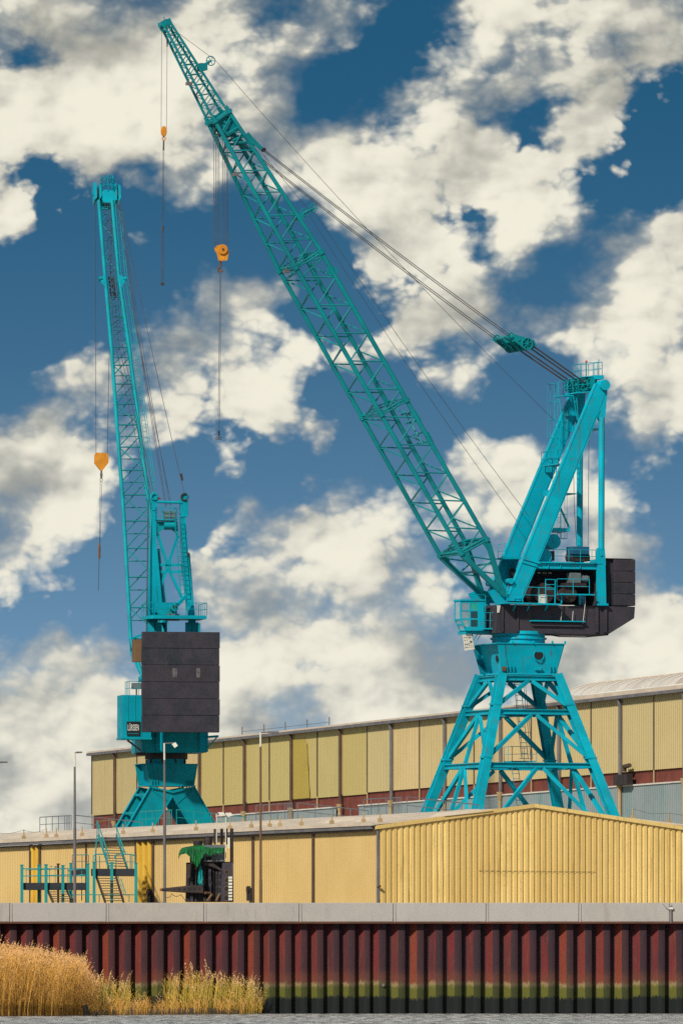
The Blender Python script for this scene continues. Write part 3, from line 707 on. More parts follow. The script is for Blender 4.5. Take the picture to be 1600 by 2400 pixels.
# ================================================================== TALL HALL BEHIND
hd, hn = V((-.2537, .9673, 0)), V((-.9673, -.2537, 0))
HP0 = at(1600, HY, 600); HP0.z = GZ
def H(t, z, out=0.0): return HP0 + hd * t + hn * out + UP * (z - GZ)
def hall_t(px): r = (px - CX) / F; return (HP0.x - 600 * r) / (.2537 + .9673 * r)
hall = thing('assembly_hall', HP0, 'huge cream panelled hall with red brick band behind both cranes', 'building')
HE, HB, HG = 21.2, 16.1, 15.1
HEND = hall_t(225)
t0 = hall_t(1543) - 3 * 7.65
cutsh = []
k = 0
while t0 + k * 7.65 < HEND - 2: cutsh.append(t0 + k * 7.65); k += 1
cutsh.append(HEND)
def hall_px(t): p = H(t, GZ); return CX + F * p.x / p.y
for i, (a, b) in enumerate(zip(cutsh, cutsh[1:])):
    pxm = hall_px((a + b) / 2); mname = 'hall_olive' if 490 < pxm < 850 else 'hall_cream'
    mb = MB(); p = .42; nr = int((b - a - .12) / p); p = (b - a - .12) / nr; pr = []
    dep = .06 if pxm > 850 else .035
    for k in range(nr):
        x = a + .06 + k * p; pr += [(x, 0), (x + p * .3, 0), (x + p * .45, dep), (x + p * .85, dep)]
    pr.append((b - .06, 0)); vs = []; fs = []
    zb = HB - (.0 if pxm > 850 else .12)
    for (t, e) in pr: vs += [H(t, zb, .3 + e), H(t, HE, .3 + e)]
    for k in range(len(pr) - 1): fs.append((2 * k, 2 * k + 1, 2 * k + 3, 2 * k + 2))
    mb.add(vs, fs); mb.build('wall_panel', mname, hall)
    if 676 < pxm < 736:
        mb = MB(); c = [H(b - .3, zb + .05, .40), H(a + 2.2, zb + .05, .40), H(a + 3.1, HE - .9, .40), H(a + 3.9, HE - .5, .40), H(b - .3, HE - .45, .40)]
        mb.prism(c, hn * .02); mb.build('repainted_patch', 'hall_ochre', hall)
for i, t in enumerate(cutsh):
    mb = MB().box(H(t, (HB + HE) / 2, .32), hd * .10, hn * .07, UP * ((HE - HB) / 2)); mb.build('panel_joint', 'trim_brown' if i % 2 else 'cream_pipe', hall)
    if i % 2 == 0 and i > 0:
        mname = 'gutter_grey' if hall_px(t) > 853 else 'trim_brown'
        mb = MB().poly([H(t, HE + .05, .62), H(t, HE - .35, .55), H(t, HE - .6, .5), H(t, HB - .75, .5)], .14, 8); mb.build('downpipe', mname, hall)
        mb = MB().tube(H(t - .25, HB - 1.35, .62), H(t - .25, HB - .75, .62), .14, .28, 10); mb.build('hopper', 'cream_pipe', hall)
        mb = MB().tube(H(t - .25, GZ, .62), H(t - .25, HB - 1.35, .62), .14, None, 8); mb.build('downpipe', 'cream_pipe', hall)
    else:
        mb = MB().tube(H(t, HG - .1, .36), H(t, HB, .36), .06, None, 6); mb.build('cable', 'cream_pipe', hall)
L0 = cutsh[0]
mb = MB().box(H((L0 + HEND) / 2, (GZ + HB) / 2, -.1), hd * ((HEND - L0) / 2 - .01), hn * .3, UP * ((HB - GZ) / 2)); mb.build('brick_band', 'brick_red', hall)
for a, b in ((1750, 853), (800, 520)):
    ta, tb = hall_t(a), hall_t(b); n = max(1, round((tb - ta) / 7.65))
    for k in range(n):
        x0, x1 = ta + (tb - ta) * k / n, ta + (tb - ta) * (k + 1) / n; pr = []; p = .5; nr = int((x1 - x0) / p); p = (x1 - x0 - .04) / nr
        for j in range(nr): x = x0 + j * p; pr += [(x, 0), (x + p * .5, 0), (x + p * .6, .03), (x + p * .9, .03)]
        pr.append((x1 - .04, 0)); mb = MB(); vs = []; fs = []
        for (t, e) in pr: vs += [H(t, GZ, .42 + e), H(t, HG, .42 + e)]
        for j in range(len(pr) - 1): fs.append((2 * j, 2 * j + 1, 2 * j + 3, 2 * j + 2))
        mb.add(vs, fs); mb.build('lower_panel', 'hall_grey', hall)
    mb = MB().box(H((ta + tb) / 2, HG + .04, .38), hd * ((tb - ta) / 2), hn * .14, UP * .05); mb.build('sill_rail', 'lamp_white', hall)
mb = MB().box(H((L0 + HEND) / 2, HE + .10, .35), hd * ((HEND - L0) / 2 + .2), hn * .45, UP * .11); mb.build('eaves_gutter', 'gutter_grey', hall)
mb = MB().box(H((L0 + HEND) / 2, HE + .28, .0), hd * ((HEND - L0) / 2 + .1), hn * .75, UP * .07); mb.build('roof_edge', 'shed_roof', hall)
# body of the hall behind the facade
mb = MB().box(H((L0 + HEND) / 2, (GZ + HE) / 2, -14), hd * ((HEND - L0) / 2 - .2), hn * 13.6, UP * ((HE - GZ) / 2)); mb.build('hall_body', 'hall_cream', hall)
# vaulted roof lights over the near half
tv = hall_t(1322); nsh = 22; wv_ = (tv - L0) / nsh
mb = MB().box(H((tv + L0) / 2, HE + .36, .32), hd * ((tv - L0) / 2), hn * .42, UP * .13); mb.build('vault_kerb', 'shed_roof', hall)
for k in range(nsh):
    mb = MB(); vs = []; fs = []; a = L0 + k * wv_ + .02; b = L0 + (k + 1) * wv_ - .02; J = 9
    for x in (a, b):
        for j in range(J):
            ang = R(10 + 85 * j / (J - 1)); vs.append(H(x, HE + .40 + 1.35 * math.sin(ang), -4.0 + 4.1 * math.cos(ang)))
    for j in range(J - 1): fs.append((j, j + 1, J + j + 1, J + j))
    mb.add(vs, fs); mb.build('roof_sheet', 'vault_sheet', hall)
    mb = MB()
    pts = [H(b + .02, HE + .42 + 1.35 * math.sin(R(10 + 85 * j / 8)), -4.0 + 4.13 * math.cos(R(10 + 85 * j / 8))) for j in range(9)]
    mb.poly(pts, .03, 5); mb.build('roof_seam', 'shed_roof', hall)
pl = []
for px in (576, 627, 677, 728, 780):
    p = H(hall_t(px), HE + .2, .3); pl.append(p); MB().tube(p, p + UP * .85, .05, None, 6).build('roof_post', 'post_grey', hall)
MB().poly([p + UP * .45 for p in pl], .02, 5).build('roof_wire', 'post_grey', hall)
tb_ = hall_t(1483)
MB().box(H(tb_, HG + .45, .75), hd * 1.7, hn * .2, UP * .36).build('vent_box', 'black_steel', hall)
MB().poly([H(tb_ - .3, HG + 1.0, .75), H(tb_ - .3, HB + .35, .75), H(tb_ - 1.6, HB + .40, .75)], .16, 8).build('vent_pipe', 'trim_brown', hall)

# ================================================================== RIGHT CRANE
TH = R(22)
rf, rn = V((-math.cos(TH), -math.sin(TH), 0)), V((math.sin(TH), -math.cos(TH), 0))
RC = at(1214, HY, 520); RC.z = GZ
def RP(px, py, l=0.0): return onp(px, py, RC + rn * l, rn)
def RR(pts, l): return [RP(x, y, l) for x, y in pts]
def RQ(px, py, l=0.0): return RP(px, py, 0) + rn * l
def RRQ(pts, l): return [RQ(x, y, l) for x, y in pts]
PX = 520 / F
rz = lambda py: CAM.z + (HY - py) * PX
rc = thing('level_luffing_crane', RC, 'large turquoise harbour crane with long lattice jib on an open braced portal', 'crane', 'turquoise harbour cranes')

# ---- portal
def half(z): return (3.45 + (19.7 - z) * .614) / 2
def PC(i, j, z, k=1.0): return V((RC.x, RC.y, z)) + su * i * half(z) * k + sv * j * half(z) * k
portal = MB()
for i in (-1, 1):
    portal.box(V((RC.x, RC.y, GZ + .55)) + su * i * half(GZ), su * .35, sv * (half(GZ) + 1.2), UP * .45)
portal = portal.build('portal', 'crane_paint', rc)
for i in (-1, 1):
    for j in (-1, 1):
        mb = MB(); a, b = PC(i, j, GZ + .6), PC(i, j, 19.62)
        mb.ibeam(a, b, .52, .56, up=sv, t=.06)
        mb.beam(a + su * .15, b + su * .10, .04, .44, up=sv); mb.beam(a - su * .15, b - su * .10, .04, .44, up=sv)
        for z in (17.86, 14.72): 
            p = PC(i, j, z); mb.box(p, su * .31, sv * .33, UP * .05)
        mb.build('portal_leg', 'crane_paint_worn', rc)
for z in (19.42, 17.42, 14.28):
    for a, b in (((-1, -1), (1, -1)), ((1, -1), (1, 1)), ((1, 1), (-1, 1)), ((-1, 1), (-1, -1))):
        MB().ibeam(PC(*a, z), PC(*b, z), .28, .30, t=.05).build('portal_beam', 'crane_paint_worn', rc)
def mid(a, b, z, off=0): return (PC(*a, z) + PC(*b, z)) / 2
for a, b in (((-1, -1), (1, -1)), ((1, -1), (1, 1)), ((1, 1), (-1, 1)), ((-1, 1), (-1, -1))):
    for zt, zl in ((19.25, 17.7), (17.25, 14.62), (14.1, 9.0)):
        m_ = mid(a, b, zt)
        for c, o in ((a, b), (b, a)):
            e = PC(*c, zl); s = m_.lerp(PC(*c, zt), .06)
            MB().beam(s, e, .20, .22).build('portal_brace', 'crane_paint_worn', rc)
    if a[0] == b[0]:
        for zt, zl in ((17.25, 14.45), (14.1, 8.6)):
            MB().beam(mid(a, b, zt), mid(a, b, zl), .2, .2, up=sv).build('portal_post', 'crane_paint_worn', rc)
# head box of the portal
z0, z1, h0, h1 = 19.72, 21.42, 1.73, 2.10
def HBX(i, j, z): h = h0 + (h1 - h0) * (z - z0) / (z1 - z0); return V((RC.x, RC.y, z)) + su * i * h + sv * j * h
MB().box(V((RC.x, RC.y, z0 - .05)), su * 1.86, sv * 1.86, UP * .05).build('portal_flange', 'crane_paint', rc)
for a, b, inn in (((-1, -1), (1, -1), sv), ((1, -1), (1, 1), -su), ((1, 1), (-1, 1), -sv)):
    MB().prism([HBX(*a, z0), HBX(*b, z0), HBX(*b, z1), HBX(*a, z1)], inn * .05).build('portal_head', 'crane_paint', rc)
q0 = [HBX(-1, -1, z0 + .01), HBX(-1, 1, z0 + .01), HBX(-1, 1, z1), HBX(-1, -1, z1)]
MB().prism([p + su * .42 for p in q0], su * .05).build('portal_head', 'crane_paint', rc)
MB().prism([HBX(-1, 1, z0 + .012), HBX(-1, 1, z1), HBX(-1, 1, z1) + su * .42, HBX(-1, 1, z0 + .012) + su * .42], -sv * .05).build('portal_head', 'crane_paint', rc)
MB().box(V((RC.x, RC.y, z1 + .02)), su * (h1 + .06), sv * (h1 + .06), UP * .025).build('portal_flange', 'crane_paint', rc)
fm = HBX(0, -1, 20.75) - sv * .012
o_ = MB(); o_.tube(fm + su * .4, fm + su * .4 - sv * .03, .2, None, 16).tube(fm + su * .62, fm + su * .62 - sv * .03, .2, None, 16).box(fm + su * .51 - sv * .013, su * .11, sv * .02, UP * .2)
o_.build('manhole', 'dark_void', rc); 
MB().ring(fm + su * .51 - sv * .03, sv, .32, .03, 18, 5).build('manhole_rim', 'crane_paint_worn', rc)
lm = HBX(-1, -.35, 20.6) + su * .40
MB().tube(lm + sv * .2, lm + sv * .2 - su * .03, .2, None, 14).build('manhole', 'dark_void', rc)
for k in (-.8, -.68, -.56, .72, .84, .96):
    MB().box(HBX(k, -1, 19.95) - sv * .06, su * .02, sv * .07, UP * .2).build('stiffener', 'crane_paint_worn', rc)
for k in (-.55, .05, .62, 1.0):
    MB().box(HBX(k, -1, 21.52) - sv * .0, su * .02, sv * .1, UP * .09).build('lug', 'crane_paint_worn', rc)
MB().box(HBX(.28, -1, 19.98) - sv * .1, su * .17, sv * .12, UP * .1).build('junction_box', 'crane_paint_worn', rc)
MB().box(HBX(-.92, -1, 19.95) - sv * .1, su * .1, sv * .1, UP * .12).build('floodlight', 'hook_rust', rc)
# drum and slew ring
dr = MB()
dr.tube(V((RC.x, RC.y, 21.46)), V((RC.x, RC.y, 22.15)), 1.56, None, 40, False)
dr.tube(V((RC.x, RC.y, 21.74)), V((RC.x, RC.y, 21.84)), 1.66, None, 40)
dr.tube(V((RC.x, RC.y, 22.02)), V((RC.x, RC.y, 22.20)), 1.66, None, 40)
dr.build('slew_ring', 'crane_paint', rc)
# ladder up the middle, with its small landing
mb = MB(); ladder(mb, RP(1229, 1778, 0), RP(1211, 1592, 0), rf, cage=-rn * .5 + rf * -.8, cage_step=1.3, r=.022); mb.build('ladder', 'crane_paint_worn', rc)
mb = MB(); ladder(mb, RP(1218, 1888, 0), RP(1206, 1800, 0), rf, r=.022); mb.build('ladder', 'crane_paint_worn', rc)
pl_ = [RQ(1190, 1786, .6), RQ(1247, 1786, .6), RQ(1247, 1786, -.6), RQ(1190, 1786, -.6)]
MB().prism(pl_, UP * .06).build('landing', 'crane_paint_worn', rc)
railing(rc, [pl_[3], pl_[0], pl_[1]], .9, 'crane_paint_worn', .02, .7)

# ---- slewing platform
g = RR([(1161, 1483), (1167, 1417), (1487, 1422), (1485, 1449), (1424, 1487)], 1.55)
pf = MB().prism(g, -rn * 3.1).build('slewing_platform', 'girder_dark', rc)
for px in (1177, 1212):
    MB().box(RP(px, 1450, 1.58), rf * .05, rn * .05, UP * .76).build('girder_rib', 'girder_dark', pf)
for px in (1397, 1417):
    MB().box(RP(px, 1453, 1.60), rf * .09, rn * .07, UP * .74).build('girder_rib', 'girder_dark', pf)
MB().box(RP(1305, 1464, 1.60), rf * 1.6, rn * .08, UP * .10).build('girder_ledge', 'girder_dark', pf)
MB().box(RP(1305, 1456, 1.68), rf * 1.72, rn * .16, UP * .03).build('ledge_rail', 'crane_paint', pf)
for a, b in (((1313, 1456), (1316, 1432)), ((1340, 1456), (1342, 1432)), ((1365, 1461), (1371, 1408))):
    MB().tube(RP(*a, 1.75), RP(*b, 1.75), .018, None, 5).build('cable', 'white_paint', pf)
MB().tube(RP(1392, 1440, 1.545), RP(1392, 1440, 1.57), .08, None, 10).build('hole', 'dark_void', pf)
MB().prism(RR([(1164, 1419), (1172, 1419), (1169, 1436), (1164, 1436)], 1.60), rn * .02).build('notice_plate', 'white_paint', pf)
MB().poly([RP(1275, 1486, 1.2), RP(1310, 1492, 1.2), RP(1370, 1493, 1.2), RP(1424, 1488, 1.2)], .035, 6).build('hose', 'black_steel', pf)

# deck along the near side
dk = RR([(1170, 1412), (1302, 1416)], 1.56)
MB().prism([dk[0], dk[1], dk[1] + rn * .75, dk[0] + rn * .75], UP * -.09).build('walkway', 'crane_paint', rc)
railing(rc, [RP(1187, 1411, 2.25), RP(1299, 1415, 2.25)], .92, 'crane_paint', .022, .95)
for px in (1203, 1236, 1278):
    MB().beam(RP(px + 5, 1417, 2.1), RP(px - 2, 1431, 1.6), .06).build('walkway_bracket', 'crane_paint', rc)
d2 = RR([(1304, 1392), (1383, 1393.5)], 1.6)
MB().prism([d2[0], d2[1], d2[1] + rn * .6, d2[0] + rn * .6], UP * -.07).build('landing', 'crane_paint', rc)
railing(rc, [RP(1304, 1391, 2.15), RP(1380, 1392, 2.15)], .86, 'crane_paint', .022, .85)
gate = MB()
for x in (1277.5, 1300): gate.tube(RP(x, 1415, 2.25), RP(x, 1358, 2.25), .026, None, 6)
for y in (1358, 1370, 1381): gate.tube(RP(1277.5, y, 2.25), RP(1300, y + .4, 2.25), .022, None, 6)
gate.build('railing', 'crane_paint', rc)
MB().box(RP(1271, 1404, 1.95), rf * .2, rn * .2, UP * .26).build('oil_drum', 'lamp_white', rc)
# machine room
mr = MB().prism(RR([(1190, 1416), (1195, 1332), (1404, 1336), (1404, 1419)], -1.25), -rn * .1)
mr.prism(RR([(1398, 1336), (1404, 1336), (1404, 1419), (1398, 1419)], 1.2), -rn * 2.4)
mr = mr.build('machine_room', 'girder_dark', rc)
MB().prism(RR([(1250, 1318), (1414, 1321.5), (1414, 1335), (1250, 1332)], 1.55), -rn * 3.1).build('roof_deck', 'crane_paint', rc)
MB().box(RP(1330, 1319, 1.6), rf * 2.1, rn * .12, UP * .035).build('deck_edge', 'crane_paint', rc)
for px in (1283, 1358, 1312):
    MB().box(RP(px, 1327, 1.57), rf * .03, rn * .05, UP * .15).build('stiffener', 'crane_paint_worn', rc)
for px, py, r, w, m_ in ((1262, 1392, .5, 1.4, 'black_steel'), (1318, 1394, .42, 1.6, 'black_steel'), (1297, 1400, .22, 2.0, 'girder_dark')):
    c = RP(px, py, .4); MB().tube(c + rn * w / 2, c - rn * w / 2, r, None, 20).tube(c + rn * (w / 2 + .05), c + rn * (w / 2 - .02), r * 1.25, None, 20).build('winch_drum', m_, rc)
c = RP(1343, 1355, 1.1)
MB().box(c, rf * .36, rn * .3, UP * .30).build('gear_case', 'machine_grey', rc, bevel=.03)
MB().tube(c - rf * .36 - UP * .03, c - rf * .85 - UP * .03, .24, None, 16).tube(c - rf * .85, c - rf * .95, .17, None, 14).build('motor', 'machine_grey', rc)
MB().box(c - UP * .42, rf * .7, rn * .3, UP * .12).build('motor_mount', 'black_steel', rc)
MB().box(RP(1365, 1407, 1.2), rf * .12, rn * .12, UP * .3).build('control_box', 'machine_blue', rc)
for px in (1315, 1357): MB().tube(RP(px, 1417, 1.5), RP(px, 1394, 1.5), .05, None, 7).build('deck_post', 'crane_paint', rc)
for px in (1248, 1262, 1275, 1288):
    MB().box(RP(px, 1343, -1.2), rf * .11, rn * .02, UP * .05).build('louvre', 'white_paint', rc)

# ---- counterweight
yb = [1311, 1338.5, 1365, 1392, 1419.5]
for a, b in zip(yb, yb[1:]):
    MB().prism(RR([(1439, a + .4), (1488, a + .9), (1488, b + .3), (1439, b - .2)], 1.6), -rn * 3.2).build('counterweight_block', 'counterweight_dark', rc, bevel=.03)
MB().prism(RR([(1421, 1308), (1486, 1309.5), (1486, 1311), (1421, 1310)], 1.5), -rn * 3.0).build('counterweight_lid', 'girder_dark', rc)
MB().prism(RR([(1421.5, 1313), (1438.7, 1313), (1438.7, 1419), (1421.5, 1419)], 1.3), -rn * 2.6).build('counterweight_frame', 'counterweight_dark', rc)

# ---- A-frame
far3 = -rn * 3.2
legpts = [(1394, 899), (1414, 893), (1423, 908), (1402, 962), (1291.5, 1238), (1219, 1409), (1185, 1408), (1252.5, 1239)]
edgeL = [(1185, 1408), (1252.5, 1239), (1394, 899)]; edgeR = [(1219, 1409), (1291.5, 1238), (1402, 962)]
for s, off in ((0, V((0, 0, 0))), (1, far3)):
    leg = MB().prism([p + off for p in RR(legpts, 1.64)], -rn * .28).build('frame_leg', 'crane_paint', rc)
    for e in (edgeL, edgeR):
        pts = [RP(x, y, 1.49) + off for x, y in e]
        for a, b in zip(pts, pts[1:]):
            MB().beam(a, b, .34, .045, up=(b - a).cross(rn)).build('leg_flange', 'crane_paint', leg)
    for y, xl in ((1312, 1223.5), (1320, 1220)):
        w = 38
        MB().beam(RP(xl - 1, y - 2, 1.50) + off, RP(xl + w, y + 9, 1.50) + off, .44, .05, up=rf + UP * .4).build('leg_splice', 'crane_paint', leg)
    c = RP(1411, 903, 1.5) + off
    MB().tube(c + rn * .42, c - rn * .42, .31, None, 24).build('pivot_pin', 'crane_paint', rc)
    MB().prism([p + off for p in RR([(1398, 905), (1423, 905), (1418, 975), (1414, 986), (1404, 986), (1400, 975)], 1.62)], -rn * .24).build('post_bracket', 'crane_paint', rc)
    MB().tube(RP(1409, 978, 1.5) + off, RP(1408, 1288, 1.5) + off, .185, None, 16).build('rear_post', 'crane_paint', rc)
    MB().prism([p + off for p in RR([(1401, 1284), (1416, 1284), (1419, 1323), (1399, 1323)], 1.66)], -rn * .3).build('post_foot', 'crane_paint', rc)
    MB().tube(RP(1408, 1300, 1.72) + off, RP(1408, 1300, 1.72) - rn * .4 + off, .09, None, 10).build('foot_pin', 'crane_paint_worn', rc)
    MB().prism([p + off for p in RR([(1400, 1323), (1418, 1323), (1420, 1420), (1400, 1420)], 1.72)], -rn * .25).build('rear_column', 'crane_paint', rc)
    MB().box(RP(1409, 1417, 1.66) + off, rf * .34, rn * .2, UP * .06).build('column_foot', 'crane_paint', rc)
    MB().tube(RP(1392, 1316, 1.75) + off, RP(1392, 1316, 1.75) - rn * .4 + off, .12, None, 12).build('pulley', 'crane_paint', rc)
for x, y, hh in ((1354, 1003, .34), (1291, 1154, .34), (1224, 1325, .5)):
    p = RP(x + 3, y, 0); MB().box(p, rf * .05, rn * 1.28, UP * hh / 2).build('cross_beam', 'crane_paint', rc)
    MB().box(p - rf * .55 + UP * -.12, rf * .5, rn * 1.28, UP * .03).build('cross_web', 'crane_paint', rc)
    for k in (-.5, .5): MB().beam(p - rf * .1 + rn * k, p - rf * 1.05 + rn * (k + .6 * (-1 if k > 0 else 1)) - UP * .1, .06).build('cross_stay', 'crane_paint_worn', rc)
p = RP(1300, 1091, 0); lp = [p + rf * .35 + rn * 1.25, p + rf * .35 - rn * 1.25, p - rf * .55 - rn * 1.25, p - rf * .55 + rn * 1.25]
MB().prism(lp, UP * .06).build('landing', 'crane_paint', rc); railing(rc, [lp[2], lp[1], lp[0], lp[3]], .85, 'crane_paint_worn', .02, .6)
# head of the A-frame
hb = MB()
for l in (.8, .3, -.3, -.8):
    hb.prism(RRQ([(1344, 890), (1384, 886), (1388, 918), (1344, 922)], l), -rn * .05)
hb.tube(RQ(1389, 903, 1.3), RQ(1389, 903, -1.3), .2, None, 14).box(RP(1370, 901, 0), rf * .12, rn * 1.2, UP * .28)
hb.build('head_block', 'jib_paint', rc)
for i, l in enumerate((.95, .65, .15, -.15, -.65, -.95)):
    for x, y in ((1350, 904), (1371, 901)):
        MB().wheel(RQ(x, y, l), rn, .33, .045, 6).build('sheave', 'jib_paint', rc)
hp = [RQ(1336, 921, 1.1), RQ(1336, 921, -1.1), RQ(1376, 919, -1.1), RQ(1376, 919, 1.1)]
MB().prism(hp, UP * -.07).build('landing', 'crane_paint', rc)
railing(rc, [hp[3], hp[0], hp[1], hp[2]], .85, 'crane_paint_worn', .02, .8)
tp = [RQ(1356, 884, 1.0), RQ(1356, 884, -1.0), RQ(1394, 882, -1.0), RQ(1394, 882, 1.0)]
MB().prism(tp, UP * -.05).build('landing', 'crane_paint', rc)
railing(rc, tp + tp[:1], .78, 'crane_paint_worn', .02, .65)
MB().box(RP(1384, 887, 0), rf * .3, rn * 1.2, UP * .12).build('head_beam', 'crane_paint', rc)
MB().tube(RP(1373, 884, .3), RP(1373, 851, .3), .03, None, 6).build('mast', 'crane_paint_worn', rc)
MB().tube(RP(1373, 851, .3), RP(1373, 845, .3), .08, .06, 10).build('warning_light', 'lamp_red', rc)
MB().tube(RP(1402, 884, .6), RP(1402, 842, .6), .025, None, 6).build('mast', 'crane_paint_worn', rc)
bm = [RP(1302, 929, -.2), RP(1342, 928, -.2)]
MB().beam(bm[0], bm[1], .9, .07).build('landing', 'crane_paint', rc)
railing(rc, [bm[0] + rn * .4 , bm[1] + rn * .4], .85, 'crane_paint_worn', .02, .7)
mb = MB(); ladder(mb, RP(1303, 1026, -.3), RP(1303, 900, -.3), rn, cage=rf, cage_step=.95, cage_r=.33, r=.02); mb.build('caged_ladder', 'crane_paint_worn', rc)
mb = MB()
for a, b in (((1342, 925), (1352, 985)), ((1350, 925), (1355, 1000)), ((1310, 935), (1317, 1000))): mb.tube(RP(*a, .3), RP(*b, .3), .035, None, 6)
mb.build('stay_rods', 'crane_paint_worn', rc)
mb = MB(); ladder(mb, RP(1297, 1130, -.2), RP(1310, 1000, -.2), rn, r=.02); mb.build('ladder', 'crane_paint_worn', rc)
# gear on the roof deck
MB().tube(RP(1297, 1269, 1.0), RP(1297, 1269, 1.0) - rn * 1.6, .44, None, 26).tube(RP(1297, 1269, 1.0) + rn * .06, RP(1297, 1269, 1.0), .10, None, 10).build('winch_drum', 'crane_paint', rc)
MB().prism(RR([(1289, 1237), (1335, 1238), (1335, 1246), (1289, 1245)], 1.0), -rn * 1.6).build('landing', 'crane_paint', rc)
MB().tube(RP(1311, 1188, .9), RP(1334, 1239, .9), .07, None, 8).build('stay', 'crane_paint', rc)
mb = MB(); ladder(mb, RP(1309, 1262, .2), RP(1309, 1150, .2), rn, cage=-rf, cage_step=.95, cage_r=.3, r=.018); mb.build('caged_ladder', 'crane_paint_worn', rc)
MB().tube(RP(1277, 1303, 1.2), RP(1277, 1303, 1.2) - rn * 1.6, .42, None, 24).box(RP(1270, 1310, .5), rf * .35, rn * .6, UP * .2).build('winch_drum', 'crane_paint', rc)
MB().box(RP(1292, 1303, .8), rf * .09, rn * .2, UP * .28).build('winch_motor', 'black_steel', rc)
MB().box(RP(1353, 1291, .7), rf * .58, rn * .4, UP * .24).build('engine_cover', 'machine_blue', rc, bevel=.04)
MB().tube(RP(1327, 1307, .7), RP(1378, 1307, .7), .23, None, 14).box(RP(1352, 1313, .7), rf * .55, rn * .35, UP * .08).build('engine', 'black_steel', rc)
railing(rc, [RP(1305, 1318, 1.45), RP(1386, 1320, 1.45)], .78, 'crane_paint_worn', .018, .7)
railing(rc, [RP(1262, 1318, -1.3), RP(1395, 1320, -1.3)], .78, 'crane_paint_worn', .018, .9)
MB().prism(RR([(1178, 1306), (1226, 1305), (1226, 1310), (1150, 1311)], -.6), -rn * .9).build('landing', 'crane_paint_worn', rc)
railing(rc, [RP(1166, 1310, -.7), RP(1184, 1308, -.7)], .85, 'crane_paint_worn', .018, .5)
MB().poly([RP(1342, 1040, -.3), RP(1345, 1200, -.3), RP(1352, 1300, -.3)], .016, 5).poly([RP(1379, 1030, .2), RP(1377, 1290, .2)], .016, 5).build('rope', 'rope_steel', rc)

# ---- driver's cab
CL_, CW = .75, .95
cab_n = CL_
cab = MB()
cab.prism(RR([(1078, 1404.5), (1136, 1404.5), (1136, 1408), (1078, 1408.2)], cab_n + .06), -rn * (CW + .12))
cab = cab.build('driver_cab', 'crane_paint', rc)
def panel(pts, l, t=.05, m_='crane_paint', name='cab_panel'): return MB().prism(RR(pts, l), -rn * t).build(name, m_, cab)
for l in (cab_n, cab_n - CW + .05):
    panel([(1118.8, 1408.2), (1134, 1408.2), (1134, 1475), (1118.8, 1475)], l)
    panel([(1099.4, 1408.2), (1102.6, 1408.2), (1102.6, 1475), (1099.4, 1475)], l)
    panel([(1078.5, 1408.2), (1081, 1408.2), (1081, 1452), (1078.5, 1452)], l)
    for a, b in ((1408.2, 1413), (1429.8, 1432.7), (1449, 1452.6)):
        panel([(1081, a), (1099.4, a), (1099.4, b), (1081, b)], l); panel([(1102.6, a), (1118.8, a), (1118.8, b), (1102.6, b)], l)
    panel([(1087.4, 1469), (1099.4, 1469), (1099.4, 1475), (1090.5, 1475)], l); panel([(1102.6, 1469), (1118.8, 1469), (1118.8, 1475), (1102.6, 1475)], l)
    panel([(1078.5, 1452), (1081.5, 1452.6), (1090, 1469), (1090.5, 1475)], l)
    for x0, x1, y0, y1, m_ in ((1081, 1099.4, 1413, 1429.8, 'cab_glass'), (1102.6, 1118.8, 1413, 1429.8, 'cab_glass_green'), (1081, 1099.4, 1432.7, 1449, 'cab_glass'),
                               (1102.6, 1118.8, 1432.7, 1449, 'cab_glass_dark'), (1102.6, 1118.8, 1452.6, 1469, 'cab_glass_dark')):
        if l != cab_n and m_ != 'cab_glass': continue
        panel([(x0, y0), (x1, y0), (x1, y1), (x0, y1)], l - .015, .02, m_, 'window_pane')
    panel([(1081.5, 1452.6), (1099.4, 1452.6), (1099.4, 1469), (1089.7, 1469)], l - .015, .02, 'cab_glass', 'window_pane')
fa, fb = RP(1079, 1408.2, cab_n - .02), RP(1079, 1452, cab_n - .02); fc = RP(1090, 1475, cab_n - .02)
w_ = -rn * (CW - .04)
for a, b, n in ((fa, fb, 1), (fb, fc, 2)):
    for k in range(n):
        p, q_ = a.lerp(b, k / n), a.lerp(b, (k + 1) / n); iu = (q_ - p).normalized()
        MB().beam(p + w_ * .03, p + w_ * .97, .05, .10, up=iu).build('cab_panel', 'crane_paint', cab)
        MB().prism([p + w_ * .08 + iu * .06, p + w_ * .92 + iu * .06, q_ + w_ * .92 - iu * .06, q_ + w_ * .08 - iu * .06], -rf * .02).build('window_pane', 'cab_glass', cab)
    for k in (.04, .96): MB().beam(a + w_ * k, b + w_ * k, .07, .06, up=rn).build('cab_panel', 'crane_paint', cab)
MB().prism(RR([(1090, 1475), (1134, 1475), (1134, 1478), (1090, 1478)], cab_n), -rn * CW).build('cab_floor', 'crane_paint', cab)
MB().box(RP(1108, 1462, cab_n - .45), rf * .2, rn * .22, UP * .2).build('driver_seat', 'black_steel', cab)
MB().prism(RR([(1090, 1478), (1164, 1478), (1164, 1484), (1090, 1486)], .6), -rn * 1.2).build('cab_bracket', 'crane_paint_worn', rc)
MB().prism(RR([(1133, 1472), (1164, 1472), (1164, 1475), (1133, 1475)], 1.0), -rn * 1.0).build('walkway', 'crane_paint', rc)
railing(rc, [RP(1134, 1472, .95), RP(1162, 1472, .95)], .9, 'crane_paint_worn', .018, .4)
mb = MB(); mb.tube(RP(1137, 1475, .9), RP(1137, 1395, .9), .02, None, 5).tube(RP(1112, 1404, .4), RP(1112, 1390, .4), .02, None, 5).tube(RP(1106, 1393, .4), RP(1138, 1395, .4), .02, None, 5)
mb.build('cab_rail', 'crane_paint_worn', rc)
